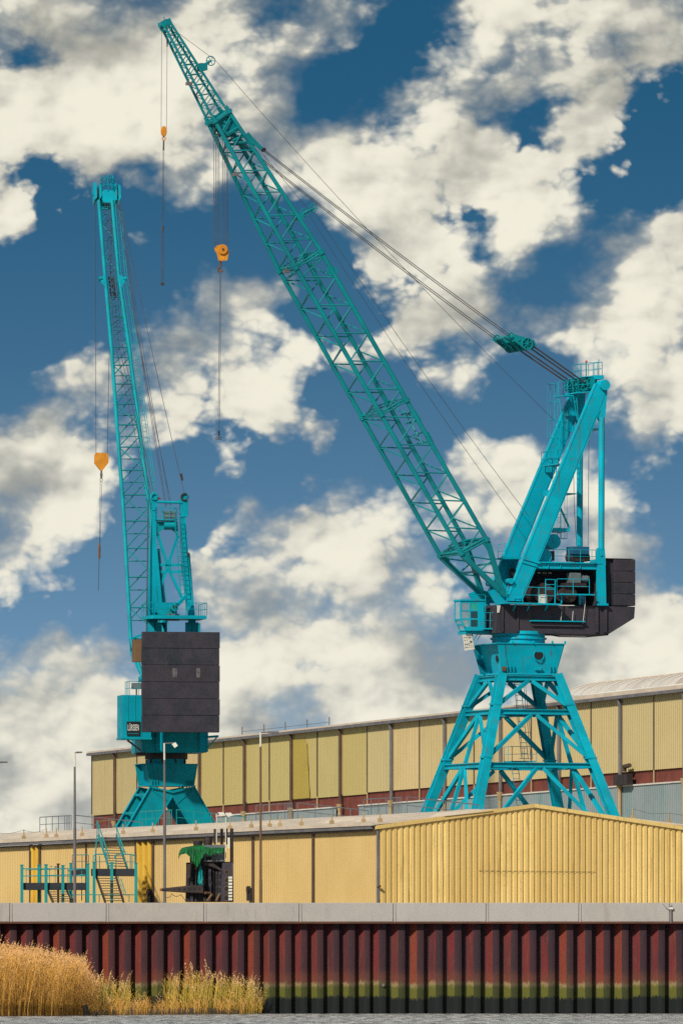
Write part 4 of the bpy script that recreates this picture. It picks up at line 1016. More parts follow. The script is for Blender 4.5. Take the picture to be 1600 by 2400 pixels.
sg = RR([(1083, 1487.5), (1104.4, 1484.8), (1112, 1521.5), (1088.7, 1525)], .5)
sign = MB().prism(sg, -rn * .03).build('load_notice', 'lamp_white', rc, 'white load notice board hanging below the cab')
def sg_at(a, b): return sg[0].lerp(sg[1], a).lerp(sg[3].lerp(sg[2], a), b) + rn * .006
for b, segs in ((.20, ((.08, .22), (.30, .48), (.56, .84))), (.26, ((.55, .62), (.66, .90))), (.37, ((.10, .22), (.36, .46))), (.62, ((.06, .60),)), (.72, ((.10, .16), (.28, .36), (.46, .52), (.62, .70), (.82, .88))), (.83, ((.06, .34), (.46, .54), (.64, .70), (.80, .88)))):
    for a0, a1 in segs:
        MB().quad(sg_at(a0, b - .018), sg_at(a1, b - .018), sg_at(a1, b + .018), sg_at(a0, b + .018)).build('notice_line', 'sign_black', sign)
MB().quad(sg_at(.64, .44), sg_at(.88, .44), sg_at(.88, .58), sg_at(.64, .58)).build('notice_mark', 'machine_grey', sign)
mb = MB(); mb.tube(RP(1105, 1480, .45), RP(1111, 1523, .45), .03, None, 6).tube(RP(1119, 1486, .3), RP(1108, 1502, .45), .02, None, 5).tube(RP(1126, 1486, .2), RP(1111, 1512, .45), .02, None, 5); mb.build('notice_stay', 'crane_paint_worn', rc)

# ---- jib
JST = [((1058, 1304), (1117, 1272), 3.2), ((672, 627), (731, 591), 2.65), ((489.7, 273), (520.7, 250.8), 1.05)]
jib = MB()
pinn = RP(1177, 1391, 1.5); pinf = pinn - rn * 3.0
jib.tube(pinn + rn * .25, pinn - rn * .25, .2, None, 14).tube(pinf + rn * .25, pinf - rn * .25, .2, None, 14)
jib = jib.build('jib', 'jib_paint', rc)
for p in (pinn, pinf):
    MB().prism([p + rf * .9 + UP * .1 , p + rf * .35 - UP * .75, p - rf * .5 - UP * .75, p - rf * .35 + UP * .25, p + rf * .2 + UP * .35], -rn * .12).build('jib_pedestal', 'crane_paint', rc)
    MB().tube(p + rn * .32 - rf * .42 + UP * .72, p - rn * .2 - rf * .42 + UP * .72, .17, None, 12).build('pulley', 'crane_paint_worn', rc)
def stations(k): (a, b, w) = JST[k]; return RP(*a, 0), RP(*b, 0), w
def lattice(k0, k1, nodes, rch, rbr, parent, sta=stations):
    A0, B0, w0 = sta(k0); A1, B1, w1 = sta(k1)
    def pt(c, s):
        w = (w0 + (w1 - w0) * s) / 2
        P = A0.lerp(A1, s) if c in (1, 2) else B0.lerp(B1, s)
        return P + rn * (w if c in (2, 4) else -w)
    for c in (1, 2, 3, 4):
        MB().tube(pt(c, 0), pt(c, 1), rch, None, 12).build('chord', 'jib_paint', parent)
    n = len(nodes) - 1
    def nd(x):
        x = min(max(x, 0), n); i = min(int(x), n - 1); return nodes[i] + (nodes[i + 1] - nodes[i]) * (x - i)
    def br(c, x, d, y): 
        if x < -.01 or y < -.01 or x > n or y > n: return
        MB().tube(pt(c, nd(x)), pt(d, nd(y)), rbr, None, 7, False).build('brace', 'jib_paint', parent)
    for k in range(0, n + 1):
        br(1, k, 3, k - .55); br(3, k - .55, 1, k - 1)
        br(2, k, 4, k - .55); br(4, k - .55, 2, k - 1)
        br(1, k, 2, k - .5); br(2, k - .5, 1, k - 1)
        br(3, k - .05, 4, k - .55); br(4, k - .55, 3, k - 1.05)
    return pt
pt1 = lattice(0, 1, [i / 10.4 for i in range(0, 11)] + [1.0], .135, .045, jib)
ylist = [627, 566, 508, 453, 402, 355, 313, 273]
pt2 = lattice(1, 2, [(627 - y) / 354 for y in ylist], .125, .042, jib)
def cross_frame(pt, s, r=.05):
    mb = MB()
    for c, d in ((1, 2), (3, 4), (1, 3), (2, 4), (1, 4), (2, 3)):
        mb.tube(pt(c, s), pt(d, s), r, None, 7)
        if c + d != 5: mb.tube(pt(c, s + .008), pt(d, s + .008), r, None, 7)
    for c in (1, 2, 3, 4):
        ax = (pt(c, 1) - pt(c, 0)).normalized(); mb.tube(pt(c, s) - ax * .06, pt(c, s) + ax * .14, .2, None, 12)
    mb.build('cross_frame', 'jib_paint', jib)
cross_frame(pt1, .004, .075); cross_frame(pt1, .485); cross_frame(pt1, .992); cross_frame(pt2, .96, .09)
for l, pin in ((2, pinn), (1, pinf)):
    a, b = pt1(l, 0), pt1(l + 2, 0)
    MB().beam(a, pin, .22, .28).build('foot_strut', 'jib_paint', jib); MB().beam(b, pin, .22, .28).build('foot_strut', 'jib_paint', jib)
    for u, v in ((.0, .35), (.42, .35), (.42, .62)):
        MB().tube(a.lerp(pin, u), b.lerp(pin, v), .05, None, 7).build('brace', 'jib_paint', jib)
    # gussets where the jib narrows to its foot
    MB().prism([a, a.lerp(pin, .25), a.lerp(b, .25)], rn * .04).build('gusset', 'jib_paint', jib)
    MB().prism([b, b.lerp(pin, .25), b.lerp(a, .2)], rn * .04).build('gusset', 'jib_paint', jib)
for u in (.42,):
    MB().tube(pt1(1, 0).lerp(pinf, u), pt1(2, 0).lerp(pinn, u), .06, None, 7).build('brace', 'jib_paint', jib)
    MB().tube(pt1(3, 0).lerp(pinf, u), pt1(4, 0).lerp(pinn, u), .06, None, 7).build('brace', 'jib_paint', jib)
# fly section
JST.append(((489, 272), (519, 251), .95)); JST.append(((379, 56), (392, 47), .50))
MB().tube(RQ(381, 58, .3), RQ(381, 58, -.3), .17, None, 14).build('jib_tip', 'jib_paint', jib)
ptf = lattice(3, 4, [i / 9 for i in range(10)], .075, .028, jib)
MB().prism(RRQ([(373.5, 54), (394.5, 42.5), (400, 54), (379, 66)], .28), -rn * .04).build('tip_plate', 'jib_paint', jib)
MB().prism(RRQ([(373.5, 54), (394.5, 42.5), (400, 54), (379, 66)], -.24), -rn * .04).build('tip_plate', 'jib_paint', jib)
MB().wheel(RP(383, 64, 0), rn, .22, .04, 5).build('tip_sheave', 'jib_paint', jib)
MB().tube(RP(386, 47, 0), RP(384, 39, 0), .02, None, 5).build('antenna', 'black_steel', jib)
def guide_wheel(base, cs, r, axis_l=.3):
    mb = MB(); b = RP(*base, .1); mb.tube(b + rf * .15 - UP * .05, RP(*cs[-1], .1), .11, .06, 8); mb.box(b, rf * .22, rn * .3, UP * .2); mb.build('sheave_arm', 'jib_paint', jib)
    for c in cs: MB().wheel(RP(*c, .1), rn, r, .028, 6).build('guide_sheave', 'jib_paint', jib)
guide_wheel((474, 157), [(494, 142.5)], .27)
guide_wheel((699, 508), [(714, 498), (734, 488)], .24)
MB().box(pt1(4, .93) , rf * .3, rn * .06, UP * .22).build('access_plate', 'jib_paint', jib)
for (x, y), (x2, y2) in (((969, 962), (984, 984)), ((999, 1011), (1013, 1035))):
    MB().prism(RR([(x, y), (x + 6, y + 1), (x2 + 3, y2), (x2 - 2, y2 + 6)], 1.5), -rn * .05).build('side_plate', 'jib_paint', jib)
    MB().prism(RR([(x, y), (x + 6, y + 1), (x2 + 3, y2), (x2 - 2, y2 + 6)], -1.2), -rn * .05).build('side_plate', 'jib_paint', jib)
mb = MB()
for a, b in (((940, 972), (966, 966)), ((949, 993), (980, 986)), ((968, 1020), (995, 1012)), ((977, 1040), (1008, 1032)), ((947, 964), (990, 1040))): mb.tube(RP(*a, .2), RP(*b, 1.2), .05, None, 6)
mb.build('rope_guide', 'jib_paint', jib)
for x, y in ((443, 196), (552, 409), (671, 636)):
    p = RP(x, y, .2); MB().box(p, rf * .16, rn * .14, UP * .09).tube(p + UP * .08, p + UP * .3, .03, None, 6).build('work_lamp', 'post_grey', jib)
# jib head: sheave nest and pendant brackets
hd_ = MB()
for l in (.42, -.42): hd_.prism(RRQ([(496, 285), (533, 262), (556, 306), (528, 322)], l), -rn * .05)
hd_.tube(RQ(520, 288, .5), RQ(520, 288, -.5), .1, None, 8); hd_.build('head_frame', 'jib_paint', jib)
for l in (.3, .1, -.1, -.3): 
    MB().wheel(RQ(516, 290, l), rn, .34, .05, 6).build('sheave', 'jib_paint', jib)
    MB().wheel(RQ(534, 311, l), rn, .24, .05, 6).build('sheave', 'jib_paint', jib)
for l in (.88, -.80):
    MB().prism(RRQ([(560, 320), (570, 312.5), (579.5, 324), (603.5, 349), (599, 355), (588, 346), (572, 338)], l), -rn * .09).build('pendant_bracket', 'jib_paint', jib)
    MB().tube(RQ(605, 354, l + .1), RQ(605, 354, l - .15), .12, None, 10).build('pendant_socket', 'black_steel', jib)
for a, b in (((545, 332), (578, 318)), ((549, 336), (582, 336)), ((530, 318), (559, 300))):
    MB().tube(RQ(a[0] - 9, a[1], .6), RQ(b[0] - 9, b[1], .6), .08, None, 8).build('head_strut', 'jib_paint', jib); MB().tube(RQ(a[0] - 9, a[1], -.6), RQ(b[0] - 9, b[1], -.6), .08, None, 8).build('head_strut', 'jib_paint', jib)

# ---- luffing tackle: floating sheave block, pendants and ropes
blk = MB()
for l in (1.25, .5, -.5, -1.25):
    blk.prism(RRQ([(1172, 792), (1184, 786), (1232, 801), (1236, 812), (1228, 822), (1210, 822)], l), -rn * .05)
blk.tube(RQ(1177, 792, 1.35), RQ(1177, 792, -1.35), .09, None, 8).tube(RQ(1214, 809, 1.35), RQ(1214, 809, -1.35), .09, None, 8).beam(RQ(1195, 800, 1.3), RQ(1195, 800, -1.3), .12, .12)
blk = blk.build('luffing_block', 'jib_paint', rc)
for l in (1.32, 1.08, .62, .38, -.38, -.62, -1.08, -1.32): MB().wheel(RQ(1214, 809, l), rn, .33, .05, 7).build('sheave', 'jib_paint', blk)
for l in (1.05, -1.05): MB().wheel(RQ(1180, 791, l), rn, .2, .05, 6).build('sheave', 'jib_paint', blk)
def rope(pts, r=.02, name='rope', parent=None): return MB().poly(pts, r, 6).build(name, 'rope_steel', parent or rc)
def sag(a, b, s, n=8): return [a.lerp(b, k / n) - UP * (s * 4 * (k / n) * (1 - k / n)) for k in range(n + 1)]
for l, l2 in ((.98, 1.25), (.72, .85), (-.72, -.85), (-.98, -1.25)):
    rope(sag(RQ(606, 355, l), RQ(1177, 790, l2), .12), .023, 'pendant_rope')
for l0 in (1.2, .5, -.5, -1.2):
    for dl in (-.12, 0, .12):
        l = l0 + dl; rope([RQ(1218, 806, l), RQ(1352, 899, l * .9)], .017, 'luffing_rope')
rope(sag(RP(397, 62, 0), RP(492, 132, .1), .0, 2) + sag(RP(504, 140, .1), RP(1299, 986, .1), .45, 14), .013)
rope([RP(617, 363, .1), RP(719, 488, .1)], .013)
rope(sag(RP(737, 497, .1), RP(1240, 1212, .3), .35, 10), .014); rope(sag(RP(722, 500, .1), RP(1221, 1236, .3), .35, 10), .014)
HC = RP(518, 288, 0); TC = RP(384, 58, 0)
for px, y0 in ((501.5, 288), (506, 288), (509.5, 288), (513.5, 288), (522, 300), (526, 300), (531, 310), (534, 310)):
    rope([at(px, y0, HC.y), at(px if px > 505 else px + .5, 574, HC.y)], .018, 'hoist_rope')
rope([at(379.5, 60, TC.y), at(378, 302, TC.y)], .014, 'hoist_rope'); rope([at(392, 108, TC.y), at(390.5, 302, TC.y)], .014, 'hoist_rope')
MB().tube(at(392.5, 92, TC.y), at(392, 110, TC.y), .06, .03, 8).build('rope_anchor', 'black_steel', rc)

# ---- hook blocks hang from the ropes: things of their own
kH = HC.y / F
o0 = at(518, 590, HC.y); blk1 = thing('hook_block', o0, 'big twin sheave yellow hook block hanging midway under the right jib', 'hook block', 'yellow hook blocks')
E = lambda px, py, dy=0.0: at(px, py, HC.y + dy)
for a, dx in ((-.28, 0), (0, -3), (.28, -6)):
    MB().tube(E(522 + dx * 1.6, 584, a - .07), E(522 + dx * 1.6, 584, a + .07), .285 - abs(dx) * .008, None, 24).build('sheave_cover', 'hook_yellow', blk1)
for a in (-.20, .20):
    MB().prism([E(507 - a * 8, 585, a), E(536 - a * 8, 587, a), E(531 - a * 8, 610, a), E(514 - a * 8, 612, a)], V((0, .1, 0))).build('cheek_plate', 'hook_yellow', blk1)
MB().tube(E(523, 584, -.40), E(523, 584, -.34), .06, None, 10).build('axle_pin', 'black_steel', blk1)
MB().box(E(520, 606), V((.17, 0, 0)), V((0, .22, 0)), V((0, 0, .10))).build('crosshead', 'hook_yellow', blk1)
def hook(mb, top, s):
    pts = [top, top - UP * .30 * s] + [top + V((-.13 * s * math.sin(t) , 0, -.30 * s - .13 * s + .13 * s * math.cos(t))) * 1 for t in [math.pi * k / 7 * 1.45 for k in range(1, 8)]]
    for i, (a, b) in enumerate(zip(pts, pts[1:])): mb.tube(a, b, .055 * s * (1 - .06 * i), .055 * s * (1 - .06 * (i + 1)), 9)
    return pts
mb = MB(); hp_ = hook(mb, E(517, 611), 1.15); mb.build('hook', 'hook_rust', blk1)
oS = E(516, 632); sl1 = thing('wire_sling', oS, 'long double wire sling hanging from the big hook block', 'sling', 'wire slings under the hooks')
MB().ring(E(516.3, 636), V((0, 1, 0)), .13, .02, 16, 5).build('master_link', 'rope_steel', sl1)
MB().poly([E(515.5, 640), E(511.5, 1012)], .016, 6).build('wire', 'rope_steel', sl1); MB().poly([E(518, 640), E(515, 1012)], .016, 6).build('wire', 'rope_steel', sl1)
for x in (509, 515.5):
    MB().ring(E(x, 1027), V((0, 1, 0)), .07, .025, 12, 5).build('shackle', 'black_steel', sl1)
MB().tube(E(513.2, 1010), E(513.2, 1022), .06, .05, 8).build('clasp', 'black_steel', sl1)
E2 = lambda px, py, dy=0.0: at(px, py, TC.y + dy)
b2 = thing('hook_block', E2(384, 307), 'small round yellow hook block on the ropes of the jib tip', 'hook block', 'yellow hook blocks')
mb = MB(); n = 20; pts = []
for k in range(n):
    t = 2 * math.pi * k / n; pts.append(E2(384 + 7.2 * math.sin(t), 306.5 + 11.5 * math.cos(t) + (1.5 if math.cos(t) > .3 else 0), -.09))
mb.prism(pts, V((0, .18, 0))); mb.build('block_shell', 'hook_yellow', b2, bevel=.03)
MB().tube(E2(384, 317), E2(384, 321), .05, None, 8).build('swivel', 'hook_rust', b2)
MB().ring(E2(384.5, 325), V((0, 1, 0)), .09, .03, 14, 6).build('hook', 'hook_yellow', b2)
s2 = thing('wire_sling', E2(384, 330), 'thin wire sling with three loose ends under the small round hook block', 'sling', 'wire slings under the hooks')
MB().tube(E2(384, 330), E2(383.5, 352), .045, .05, 8).build('thimble', 'rope_steel', s2)
for x0, x1 in ((382.4, 380.6), (384.6, 383)): MB().poly([E2(x0, 350), E2(x1, 532)], .014, 6).build('wire', 'rope_steel', s2)
MB().tube(E2(381.5, 530), E2(381.3, 545), .07, .05, 8).build('clasp', 'rope_steel', s2)
for x0, x1 in ((379.5, 378.6), (381.6, 381), (384, 384)):
    MB().poly([E2(x0, 543), E2(x1, 664)], .014, 6).build('wire', 'rope_steel', s2)
    MB().tube(E2(x1, 663), E2(x1, 669), .035, None, 7).build('end_hook', 'black_steel', s2)

# ================================================================== LEFT CRANE (seen from its tail, jib pointing away)
PH = R(11)
lf, lr = V((-math.sin(PH), math.cos(PH), 0)), V((math.cos(PH), math.sin(PH), 0))
LC = at(390, HY, 580); LC.z = GZ
KL = 580 / F
lz = lambda py: CAM.z + (HY - py) * KL
def LP(px, py, f=0.0): return onp(px, py, LC + lf * f, lf)
def LL(pts, f): return [LP(x, y, f) for x, y in pts]
def LX(f, l, z): return V((LC.x, LC.y, z)) + lf * f + lr * l
lc = thing('slewing_crane', LC, 'turquoise harbour crane seen from behind with tall black counterweight and plate portal', 'crane', 'turquoise harbour cranes')
# ---- portal of welded plates
pb = 1.17
def FP(px, py): return onp(px, py, LC - sv * pb, sv)
legs = {'l': [(352.5, 1843), (404, 1853), (404, 1866), (394, 1884), (358, 1944), (310, 2020), (244, 2030)], 'r': [(404, 1853), (455, 1843), (499.5, 1928), (560, 2030), (500, 2020), (447, 1940), (414, 1884), (404, 1866)]}
for k, pts in legs.items():
    for off in (V((0, 0, 0)), sv * (2 * pb - .05)):
        plate = MB().prism([FP(x, y) + off for x, y in pts], sv * .05).build('leg_plate', 'old_paint_worn', lc)
        e = [pts[0], pts[-1]] if k == 'l' else [pts[1], pts[3]]
        a, b = [FP(x, y) + off for x, y in e]
        MB().beam(a, b, .26, .04, up=(b - a).cross(sv)).build('leg_flange', 'old_paint', plate)
        inner = [(404, 1866), (310, 2020)] if k == 'l' else [(404, 1866), (500, 2020)]
        a, b = [FP(x, y) + off for x, y in inner]
        MB().beam(a, b, .22, .04, up=(b - a).cross(sv)).build('leg_flange', 'old_paint', plate)
        top = [(354, 1845), (404, 1857)] if k == 'l' else [(404, 1857), (453, 1845)]
        a, b = [FP(x, y) + off - sv * .05 for x, y in top]
        MB().beam(a, b, .16, .10).build('plate_rib', 'old_paint_worn', plate)
        sb = [(356, 1852), (398, 1880)] if k == 'l' else [(452, 1852), (412, 1885)]
        a, b = [FP(x, y) + off - sv * .015 for x, y in sb]
        MB().beam(a, b, .06, .05).build('plate_rib', 'old_paint_worn', plate)
    for yy in (1862, 1905, 1940):
        x = pts[0][0] + (pts[-1][0] - pts[0][0]) * (yy - 1843) / (2030 - 1843) if k == 'l' else 455 + (560 - 455) * (yy - 1843) / (2030 - 1843)
        p = FP(x + (3 if k == 'l' else -3), yy); MB().beam(p + sv * .05, p + sv * 2.28, .12, .16).build('leg_tie', 'old_paint_worn', lc)
    xb = 275 if k == 'l' else 530
    MB().box(FP(xb, 2060) + sv * pb, su * 1.0, sv * 2.4, UP * .35).build('bogie', 'black_steel', lc)
zt_, zb_ = lz(1792), lz(1841)
def LB(i, j, z):
    a = 1.54 + (1.77 - 1.54) * (z - zb_) / (zt_ - zb_); return V((LC.x, LC.y, z)) + su * i * a + sv * j * pb
for a, b, inn in (((-1, -1), (1, -1), sv), ((1, -1), (1, 1), -su), ((1, 1), (-1, 1), -sv)):
    MB().prism([LB(*a, zb_), LB(*b, zb_), LB(*b, zt_), LB(*a, zt_)], inn * .05).build('portal_head', 'old_paint_worn', lc)
MB().prism([p + su * .35 for p in (LB(-1, -1, zb_ + .01), LB(-1, 1, zb_ + .01), LB(-1, 1, zt_ - .01), LB(-1, -1, zt_ - .01))], su * .05).build('portal_head', 'old_paint', lc)
MB().box(V((LC.x, LC.y, zb_ - .03)), su * 1.62, sv * (pb + .1), UP * .03).build('portal_flange', 'old_paint', lc)
MB().box(V((LC.x, LC.y, zt_ + .02)), su * 1.80, sv * (pb + .06), UP * .02).build('portal_flange', 'old_paint', lc)
for k in (-.9, -.78, -.66, .66, .78, .9):
    MB().box(LB(k, -1, zb_ + .16) - sv * .05, su * .02, sv * .06, UP * .16).build('stiffener', 'old_paint_worn', lc)
    MB().box(LB(k, -1, zb_ - .20) - sv * .05, su * .02, sv * .06, UP * .12).build('stiffener', 'old_paint_worn', lc)
MB().tube(V((LC.x, LC.y, zt_ + .04)), V((LC.x, LC.y, lz(1779))), 1.28, None, 36, False).build('slew_drum', 'old_paint', lc)
for k in range(9):
    t = R(-170 + 40 * k); p = V((LC.x + 1.3 * math.sin(t), LC.y - 1.3 * math.cos(t), lz(1785)))
    MB().box(p, V((.06, 0, 0)), V((0, .06, 0)), UP * .13).build('roller', 'black_steel', lc)
MB().tube(V((LC.x, LC.y, lz(1779.5))), V((LC.x, LC.y, lz(1767))), 1.40, None, 36).build('slew_ring', 'black_steel', lc)
# ---- turntable and tail
tz0, tz1 = lz(1766), lz(1712)
tt = MB().box(LX(-1.0, 0, (tz0 + tz1) / 2), lr * 2.15, lf * 2.0, UP * ((tz1 - tz0) / 2)).build('turntable', 'old_paint_worn', lc)
for l in (-.95, 1.95):
    MB().box(LX(-3.06, l, lz(1741)), lr * .28, lf * .08, UP * .66).build('tail_post', 'old_paint', tt)
for a, b in (((-2.1, 1727), (-.7, 1762)), ((-1.6, 1727), (-.1, 1760))):
    MB().beam(LX(-3.05, a[0], lz(a[1])), LX(-3.05, b[0], lz(b[1])), .07).build('tail_brace', 'old_paint_worn', tt)
MB().beam(LX(-3.2, 2.2, lz(1730)), LX(-5.2, 2.5, lz(1730)), .12, .14).build('tail_arm', 'old_paint', tt); MB().beam(LX(-3.1, 2.15, lz(1756)), LX(-5.0, 2.45, lz(1733)), .06).build('tail_brace', 'old_paint', tt)
MB().beam(LX(-3.0, -2.2, lz(1762)), LX(-3.6, -3.2, lz(1740)), .06).build('tail_brace', 'black_steel', tt)
MB().box(LX(-2.6, -2.15, lz(1770)), lr * .3, lf * .2, UP * .10).build('drive_motor', 'black_steel', tt)
cwy = [1488.5, 1527, 1565.5, 1605, 1644, 1682.5, 1722]
for i, (a, b) in enumerate(zip(cwy, cwy[1:])):
    e = .012 * (-1) ** i
    MB().box(LX(-5.40, 0 + e, (lz(a) + lz(b)) / 2), lr * 2.53, lf * (.30 + e), UP * ((lz(a) - lz(b)) / 2 - .008)).build('counterweight_slab', 'counterweight_dark', lc, bevel=.02)
for x, w in ((410, 12), (465, 9)):
    p = LP(x, 1577, -5.725); MB().box(p, lr * (w * KL / 2), lf * .012, UP * .31).build('bare_patch', 'patch_grey', lc)
for x in (405, 462):
    MB().box(LP(x, 1485, -5.2), lr * .14, lf * .14, UP * .09).build('lifting_block', 'hook_rust', lc)
MB().box(LX(-3.9, -2.35, lz(1531)), lr * .5, lf * .6, UP * .72).build('ballast_box', 'post_brown', lc)
# machine house on the left flank
hz0, hz1 = lz(1733), lz(1634)
house = MB().box(LX(-3.0, -2.65, (hz0 + hz1) / 2), lr * .95, lf * 1.0, UP * ((hz1 - hz0) / 2)).build('machine_house', 'old_paint', lc)
MB().box(LX(-3.0, -2.65, hz0 - .06), lr * 1.0, lf * 1.05, UP * .06).build('house_sill', 'old_paint_worn', house)
for l in (-3.2, -2.75, -2.3): MB().box(LX(-4.01, l, (hz0 + hz1) / 2), lr * .015, lf * .015, UP * ((hz1 - hz0) / 2 - .05)).build('house_seam', 'old_paint_worn', house)
MB().beam(LX(-4.0, -3.3, hz0 - .1), LX(-3.0, -2.2, lz(1762)), .05).build('house_brace', 'black_steel', house)
railing(house, [LX(-2.2, -3.1, hz1), LX(-3.8, -3.1, hz1), LX(-3.8, -1.9, hz1)], .9, 'old_paint_worn', .022, .6)
MB().box(LX(-3.0, -2.5, hz1 + .62), lr * .3, lf * .2, UP * .2).build('fan_unit', 'machine_grey', house); MB().tube(LX(-3.0, -2.5, hz1), LX(-3.0, -2.5, hz1 + .42), .05, None, 6).build('fan_leg', 'black_steel', house)
sgn = MB().box(LP(313, 1707.5, -4.06), lr * .44, lf * .02, UP * .46).build('name_board', 'sign_black', house, 'black name board with white lettering')
tcur = bpy.data.curves.new('lettering', 'FONT'); tcur.body = 'L\u00dcRSSEN'; tcur.align_x = 'CENTER'; tcur.align_y = 'CENTER'; tcur.size = .50; tcur.extrude = .004; tcur.offset = .004
tob = bpy.data.objects.new('lettering_src', tcur); col.objects.link(tob)
dg = bpy.context.evaluated_depsgraph_get(); me = bpy.data.meshes.new_from_object(tob.evaluated_get(dg)); bpy.data.objects.remove(tob)
xs = [v.co.x for v in me.vertices]; wtxt = max(xs) - min(xs)
c = LP(313, 1706, -4.09)
for v in me.vertices:
    v.co = c + lr * (v.co.x * .74 / wtxt) + UP * (v.co.y * 1.15) - lf * v.co.z - ORG[0]
me.name = 'lettering'; lo = bpy.data.objects.new('lettering', me); me.materials.append(M['white_paint']); col.objects.link(lo); lo.parent = sgn
MB().box(LP(313, 1719, -4.085), lr * .36, lf * .006, UP * .012).build('board_line', 'old_paint', sgn)
# ---- tower platform above the counterweight
pz = lz(1456)
dkp = [LX(-4.2, -1.55, pz), LX(-4.2, 1.95, pz), LX(-1.2, 1.95, pz), LX(-1.2, -1.85, pz), LX(-3.6, -1.85, pz)]
MB().prism(dkp, UP * .22).build('tower_platform', 'old_paint', lc)
railing(lc, [p + UP * .22 for p in (dkp[3], dkp[4], dkp[0], dkp[1], dkp[2])], .82, 'old_paint_worn', .022, .75)
for x in (355, 372, 442, 458):
    MB().beam(LP(x, 1489, -2.6), LP(x, 1459, -2.6), .42, .42).build('platform_leg', 'old_paint', lc)
MB().prism(LL([(378, 1459), (386, 1459), (386, 1489), (392, 1489), (392, 1459), (425, 1459), (430, 1489), (436, 1489), (436, 1457), (378, 1457)], -2.4)[:5], lf * .1).build('arch_plate', 'old_paint', lc)
MB().poly([LP(468, 1461, -3.8), LP(467, 1480, -3.8), LP(464, 1490, -3.8)], .06, 7).build('pipe', 'old_paint', lc)
MB().tube(LP(410, 1424, -4.0), LP(410, 1424, -4.0) + lf * 1.8, .24, None, 18).build('cable_drum', 'old_paint_worn', lc); MB().tube(LP(410, 1424, -4.03), LP(410, 1424, -4.03) + lf * .1, .12, None, 12).build('drum_hub', 'dark_void', lc)
MB().beam(LP(416, 1417, -3.2), LP(438, 1394, -3.0), .26, .2).build('luffing_arm', 'old_paint', lc)
MB().box(LP(392, 1440, -3.0), lr * .6, lf * .3, UP * .36).build('gear_case', 'old_paint_worn', lc); MB().box(LP(405, 1447, -3.4), lr * .4, lf * .25, UP * .22).build('motor', 'machine_grey', lc)
MB().box(LP(388, 1424, -2.4), lr * .75, lf * .1, UP * .32).build('gear_guard', 'old_paint', lc)
# ---- A-frame tower
AF = -2.2
for pts in ([(360, 1166), (369, 1166), (366, 1290), (371, 1486), (346, 1486), (352, 1290)], [(423, 1168), (433, 1168), (441, 1290), (462, 1486), (447, 1486), (428, 1330)]):
    MB().prism(LL(pts, AF), lf * .5).build('frame_leg', 'old_paint', lc)
MB().prism(LL([(363, 1288), (369, 1286), (384, 1452), (374, 1455)], AF - .1), lf * .2).build('leg_strut', 'old_paint', lc)
for (a, b) in (((369, 1288), (388, 1458)), ((440, 1300), (452, 1455))):
    MB().beam(LP(*a, AF + .4), LP(*b, AF + 2.4), .28, .28).build('back_strut', 'old_paint', lc)
MB().prism(LL([(369, 1222), (416, 1222), (419, 1258), (412, 1246), (404, 1241), (382, 1241), (374, 1247), (370, 1254)], AF + .05), lf * .45).build('top_beam', 'old_paint_worn', lc)
MB().tube(LP(384, 1231, AF + .0), LP(414, 1231, AF + .0), .25, None, 14).build('torque_tube', 'old_paint_worn', lc)
for a, b, w in (((370, 1252), (393, 1324), .18), ((417, 1256), (394, 1324), .18), ((390, 1338), (375, 1378), .18), ((398, 1338), (427, 1402), .18)):
    MB().beam(LP(*a, AF + .2), LP(*b, AF + .2), w, w).build('tower_brace', 'old_paint', lc)
for y, x0, x1 in ((1324, 365, 424), (1340, 366, 426)):
    MB().beam(LP(x0, y, AF + .2), LP(x1, y, AF + .2), .2, .18).build('tower_beam', 'old_paint', lc)
MB().prism(LL([(388, 1313), (402, 1313), (402, 1341), (388, 1341)], AF + .1), lf * .1).build('gusset', 'old_paint_worn', lc)
tpz = [LP(366, 1219, AF - .3), LP(415, 1220, AF - .3), LP(415, 1220, AF - .3) + lf * 1.1, LP(366, 1219, AF - .3) + lf * 1.1]
MB().prism(tpz, UP * .07).build('landing', 'old_paint', lc); railing(lc, [tpz[3], tpz[0], tpz[1], tpz[2]], .82, 'old_paint_worn', .022, .5, mid=(.33, .66))
MB().tube(LP(366, 1176, AF), LP(428, 1178, AF), .09, None, 8).build('head_tube', 'old_paint', lc)
MB().prism(LL([(352, 1162), (361, 1152), (369, 1160), (369, 1196), (358, 1196)], AF - .05), lf * .3).build('head_bracket', 'old_paint', lc)
MB().prism(LL([(426, 1166), (433, 1154), (439, 1158), (441, 1210), (424, 1212)], AF - .05), lf * .3).build('head_bracket', 'old_paint', lc)
MB().ring(LP(433, 1165, AF - .1), lf, .22, .06, 18, 6).build('head_sheave', 'black_steel', lc); MB().ring(LP(362, 1164, AF - .1), lf, .2, .07, 18, 6).build('head_sheave', 'old_paint_worn', lc)
MB().tube(LP(369, 1168, AF), LP(377, 1168, AF), .07, None, 8).build('head_pin', 'hook_rust', lc)
MB().tube(LP(440, 1155, AF - .2), LP(441, 1212, AF - .2), .03, None, 6).build('cable_mast', 'old_paint_worn', lc)
MB().box(LP(397, 1207, AF), lr * .35, lf * .2, UP * .25).build('head_motor', 'machine_grey', lc)
for x in (385, 408): MB().beam(LP(x, 1219, AF), LP(x - 6, 1186, AF), .08).build('head_strut', 'old_paint', lc)
mb = MB(); ladder(mb, LP(432, 1392, AF - .35), LP(418, 1216, AF - .35), lr, cage=-lf, cage_step=1.05, cage_r=.36, r=.022); mb.build('caged_ladder', 'old_paint_worn', lc)
MB().box(LP(442, 1299, AF - .1), lr * .07, lf * .1, UP * .1).build('lamp', 'black_steel', lc)
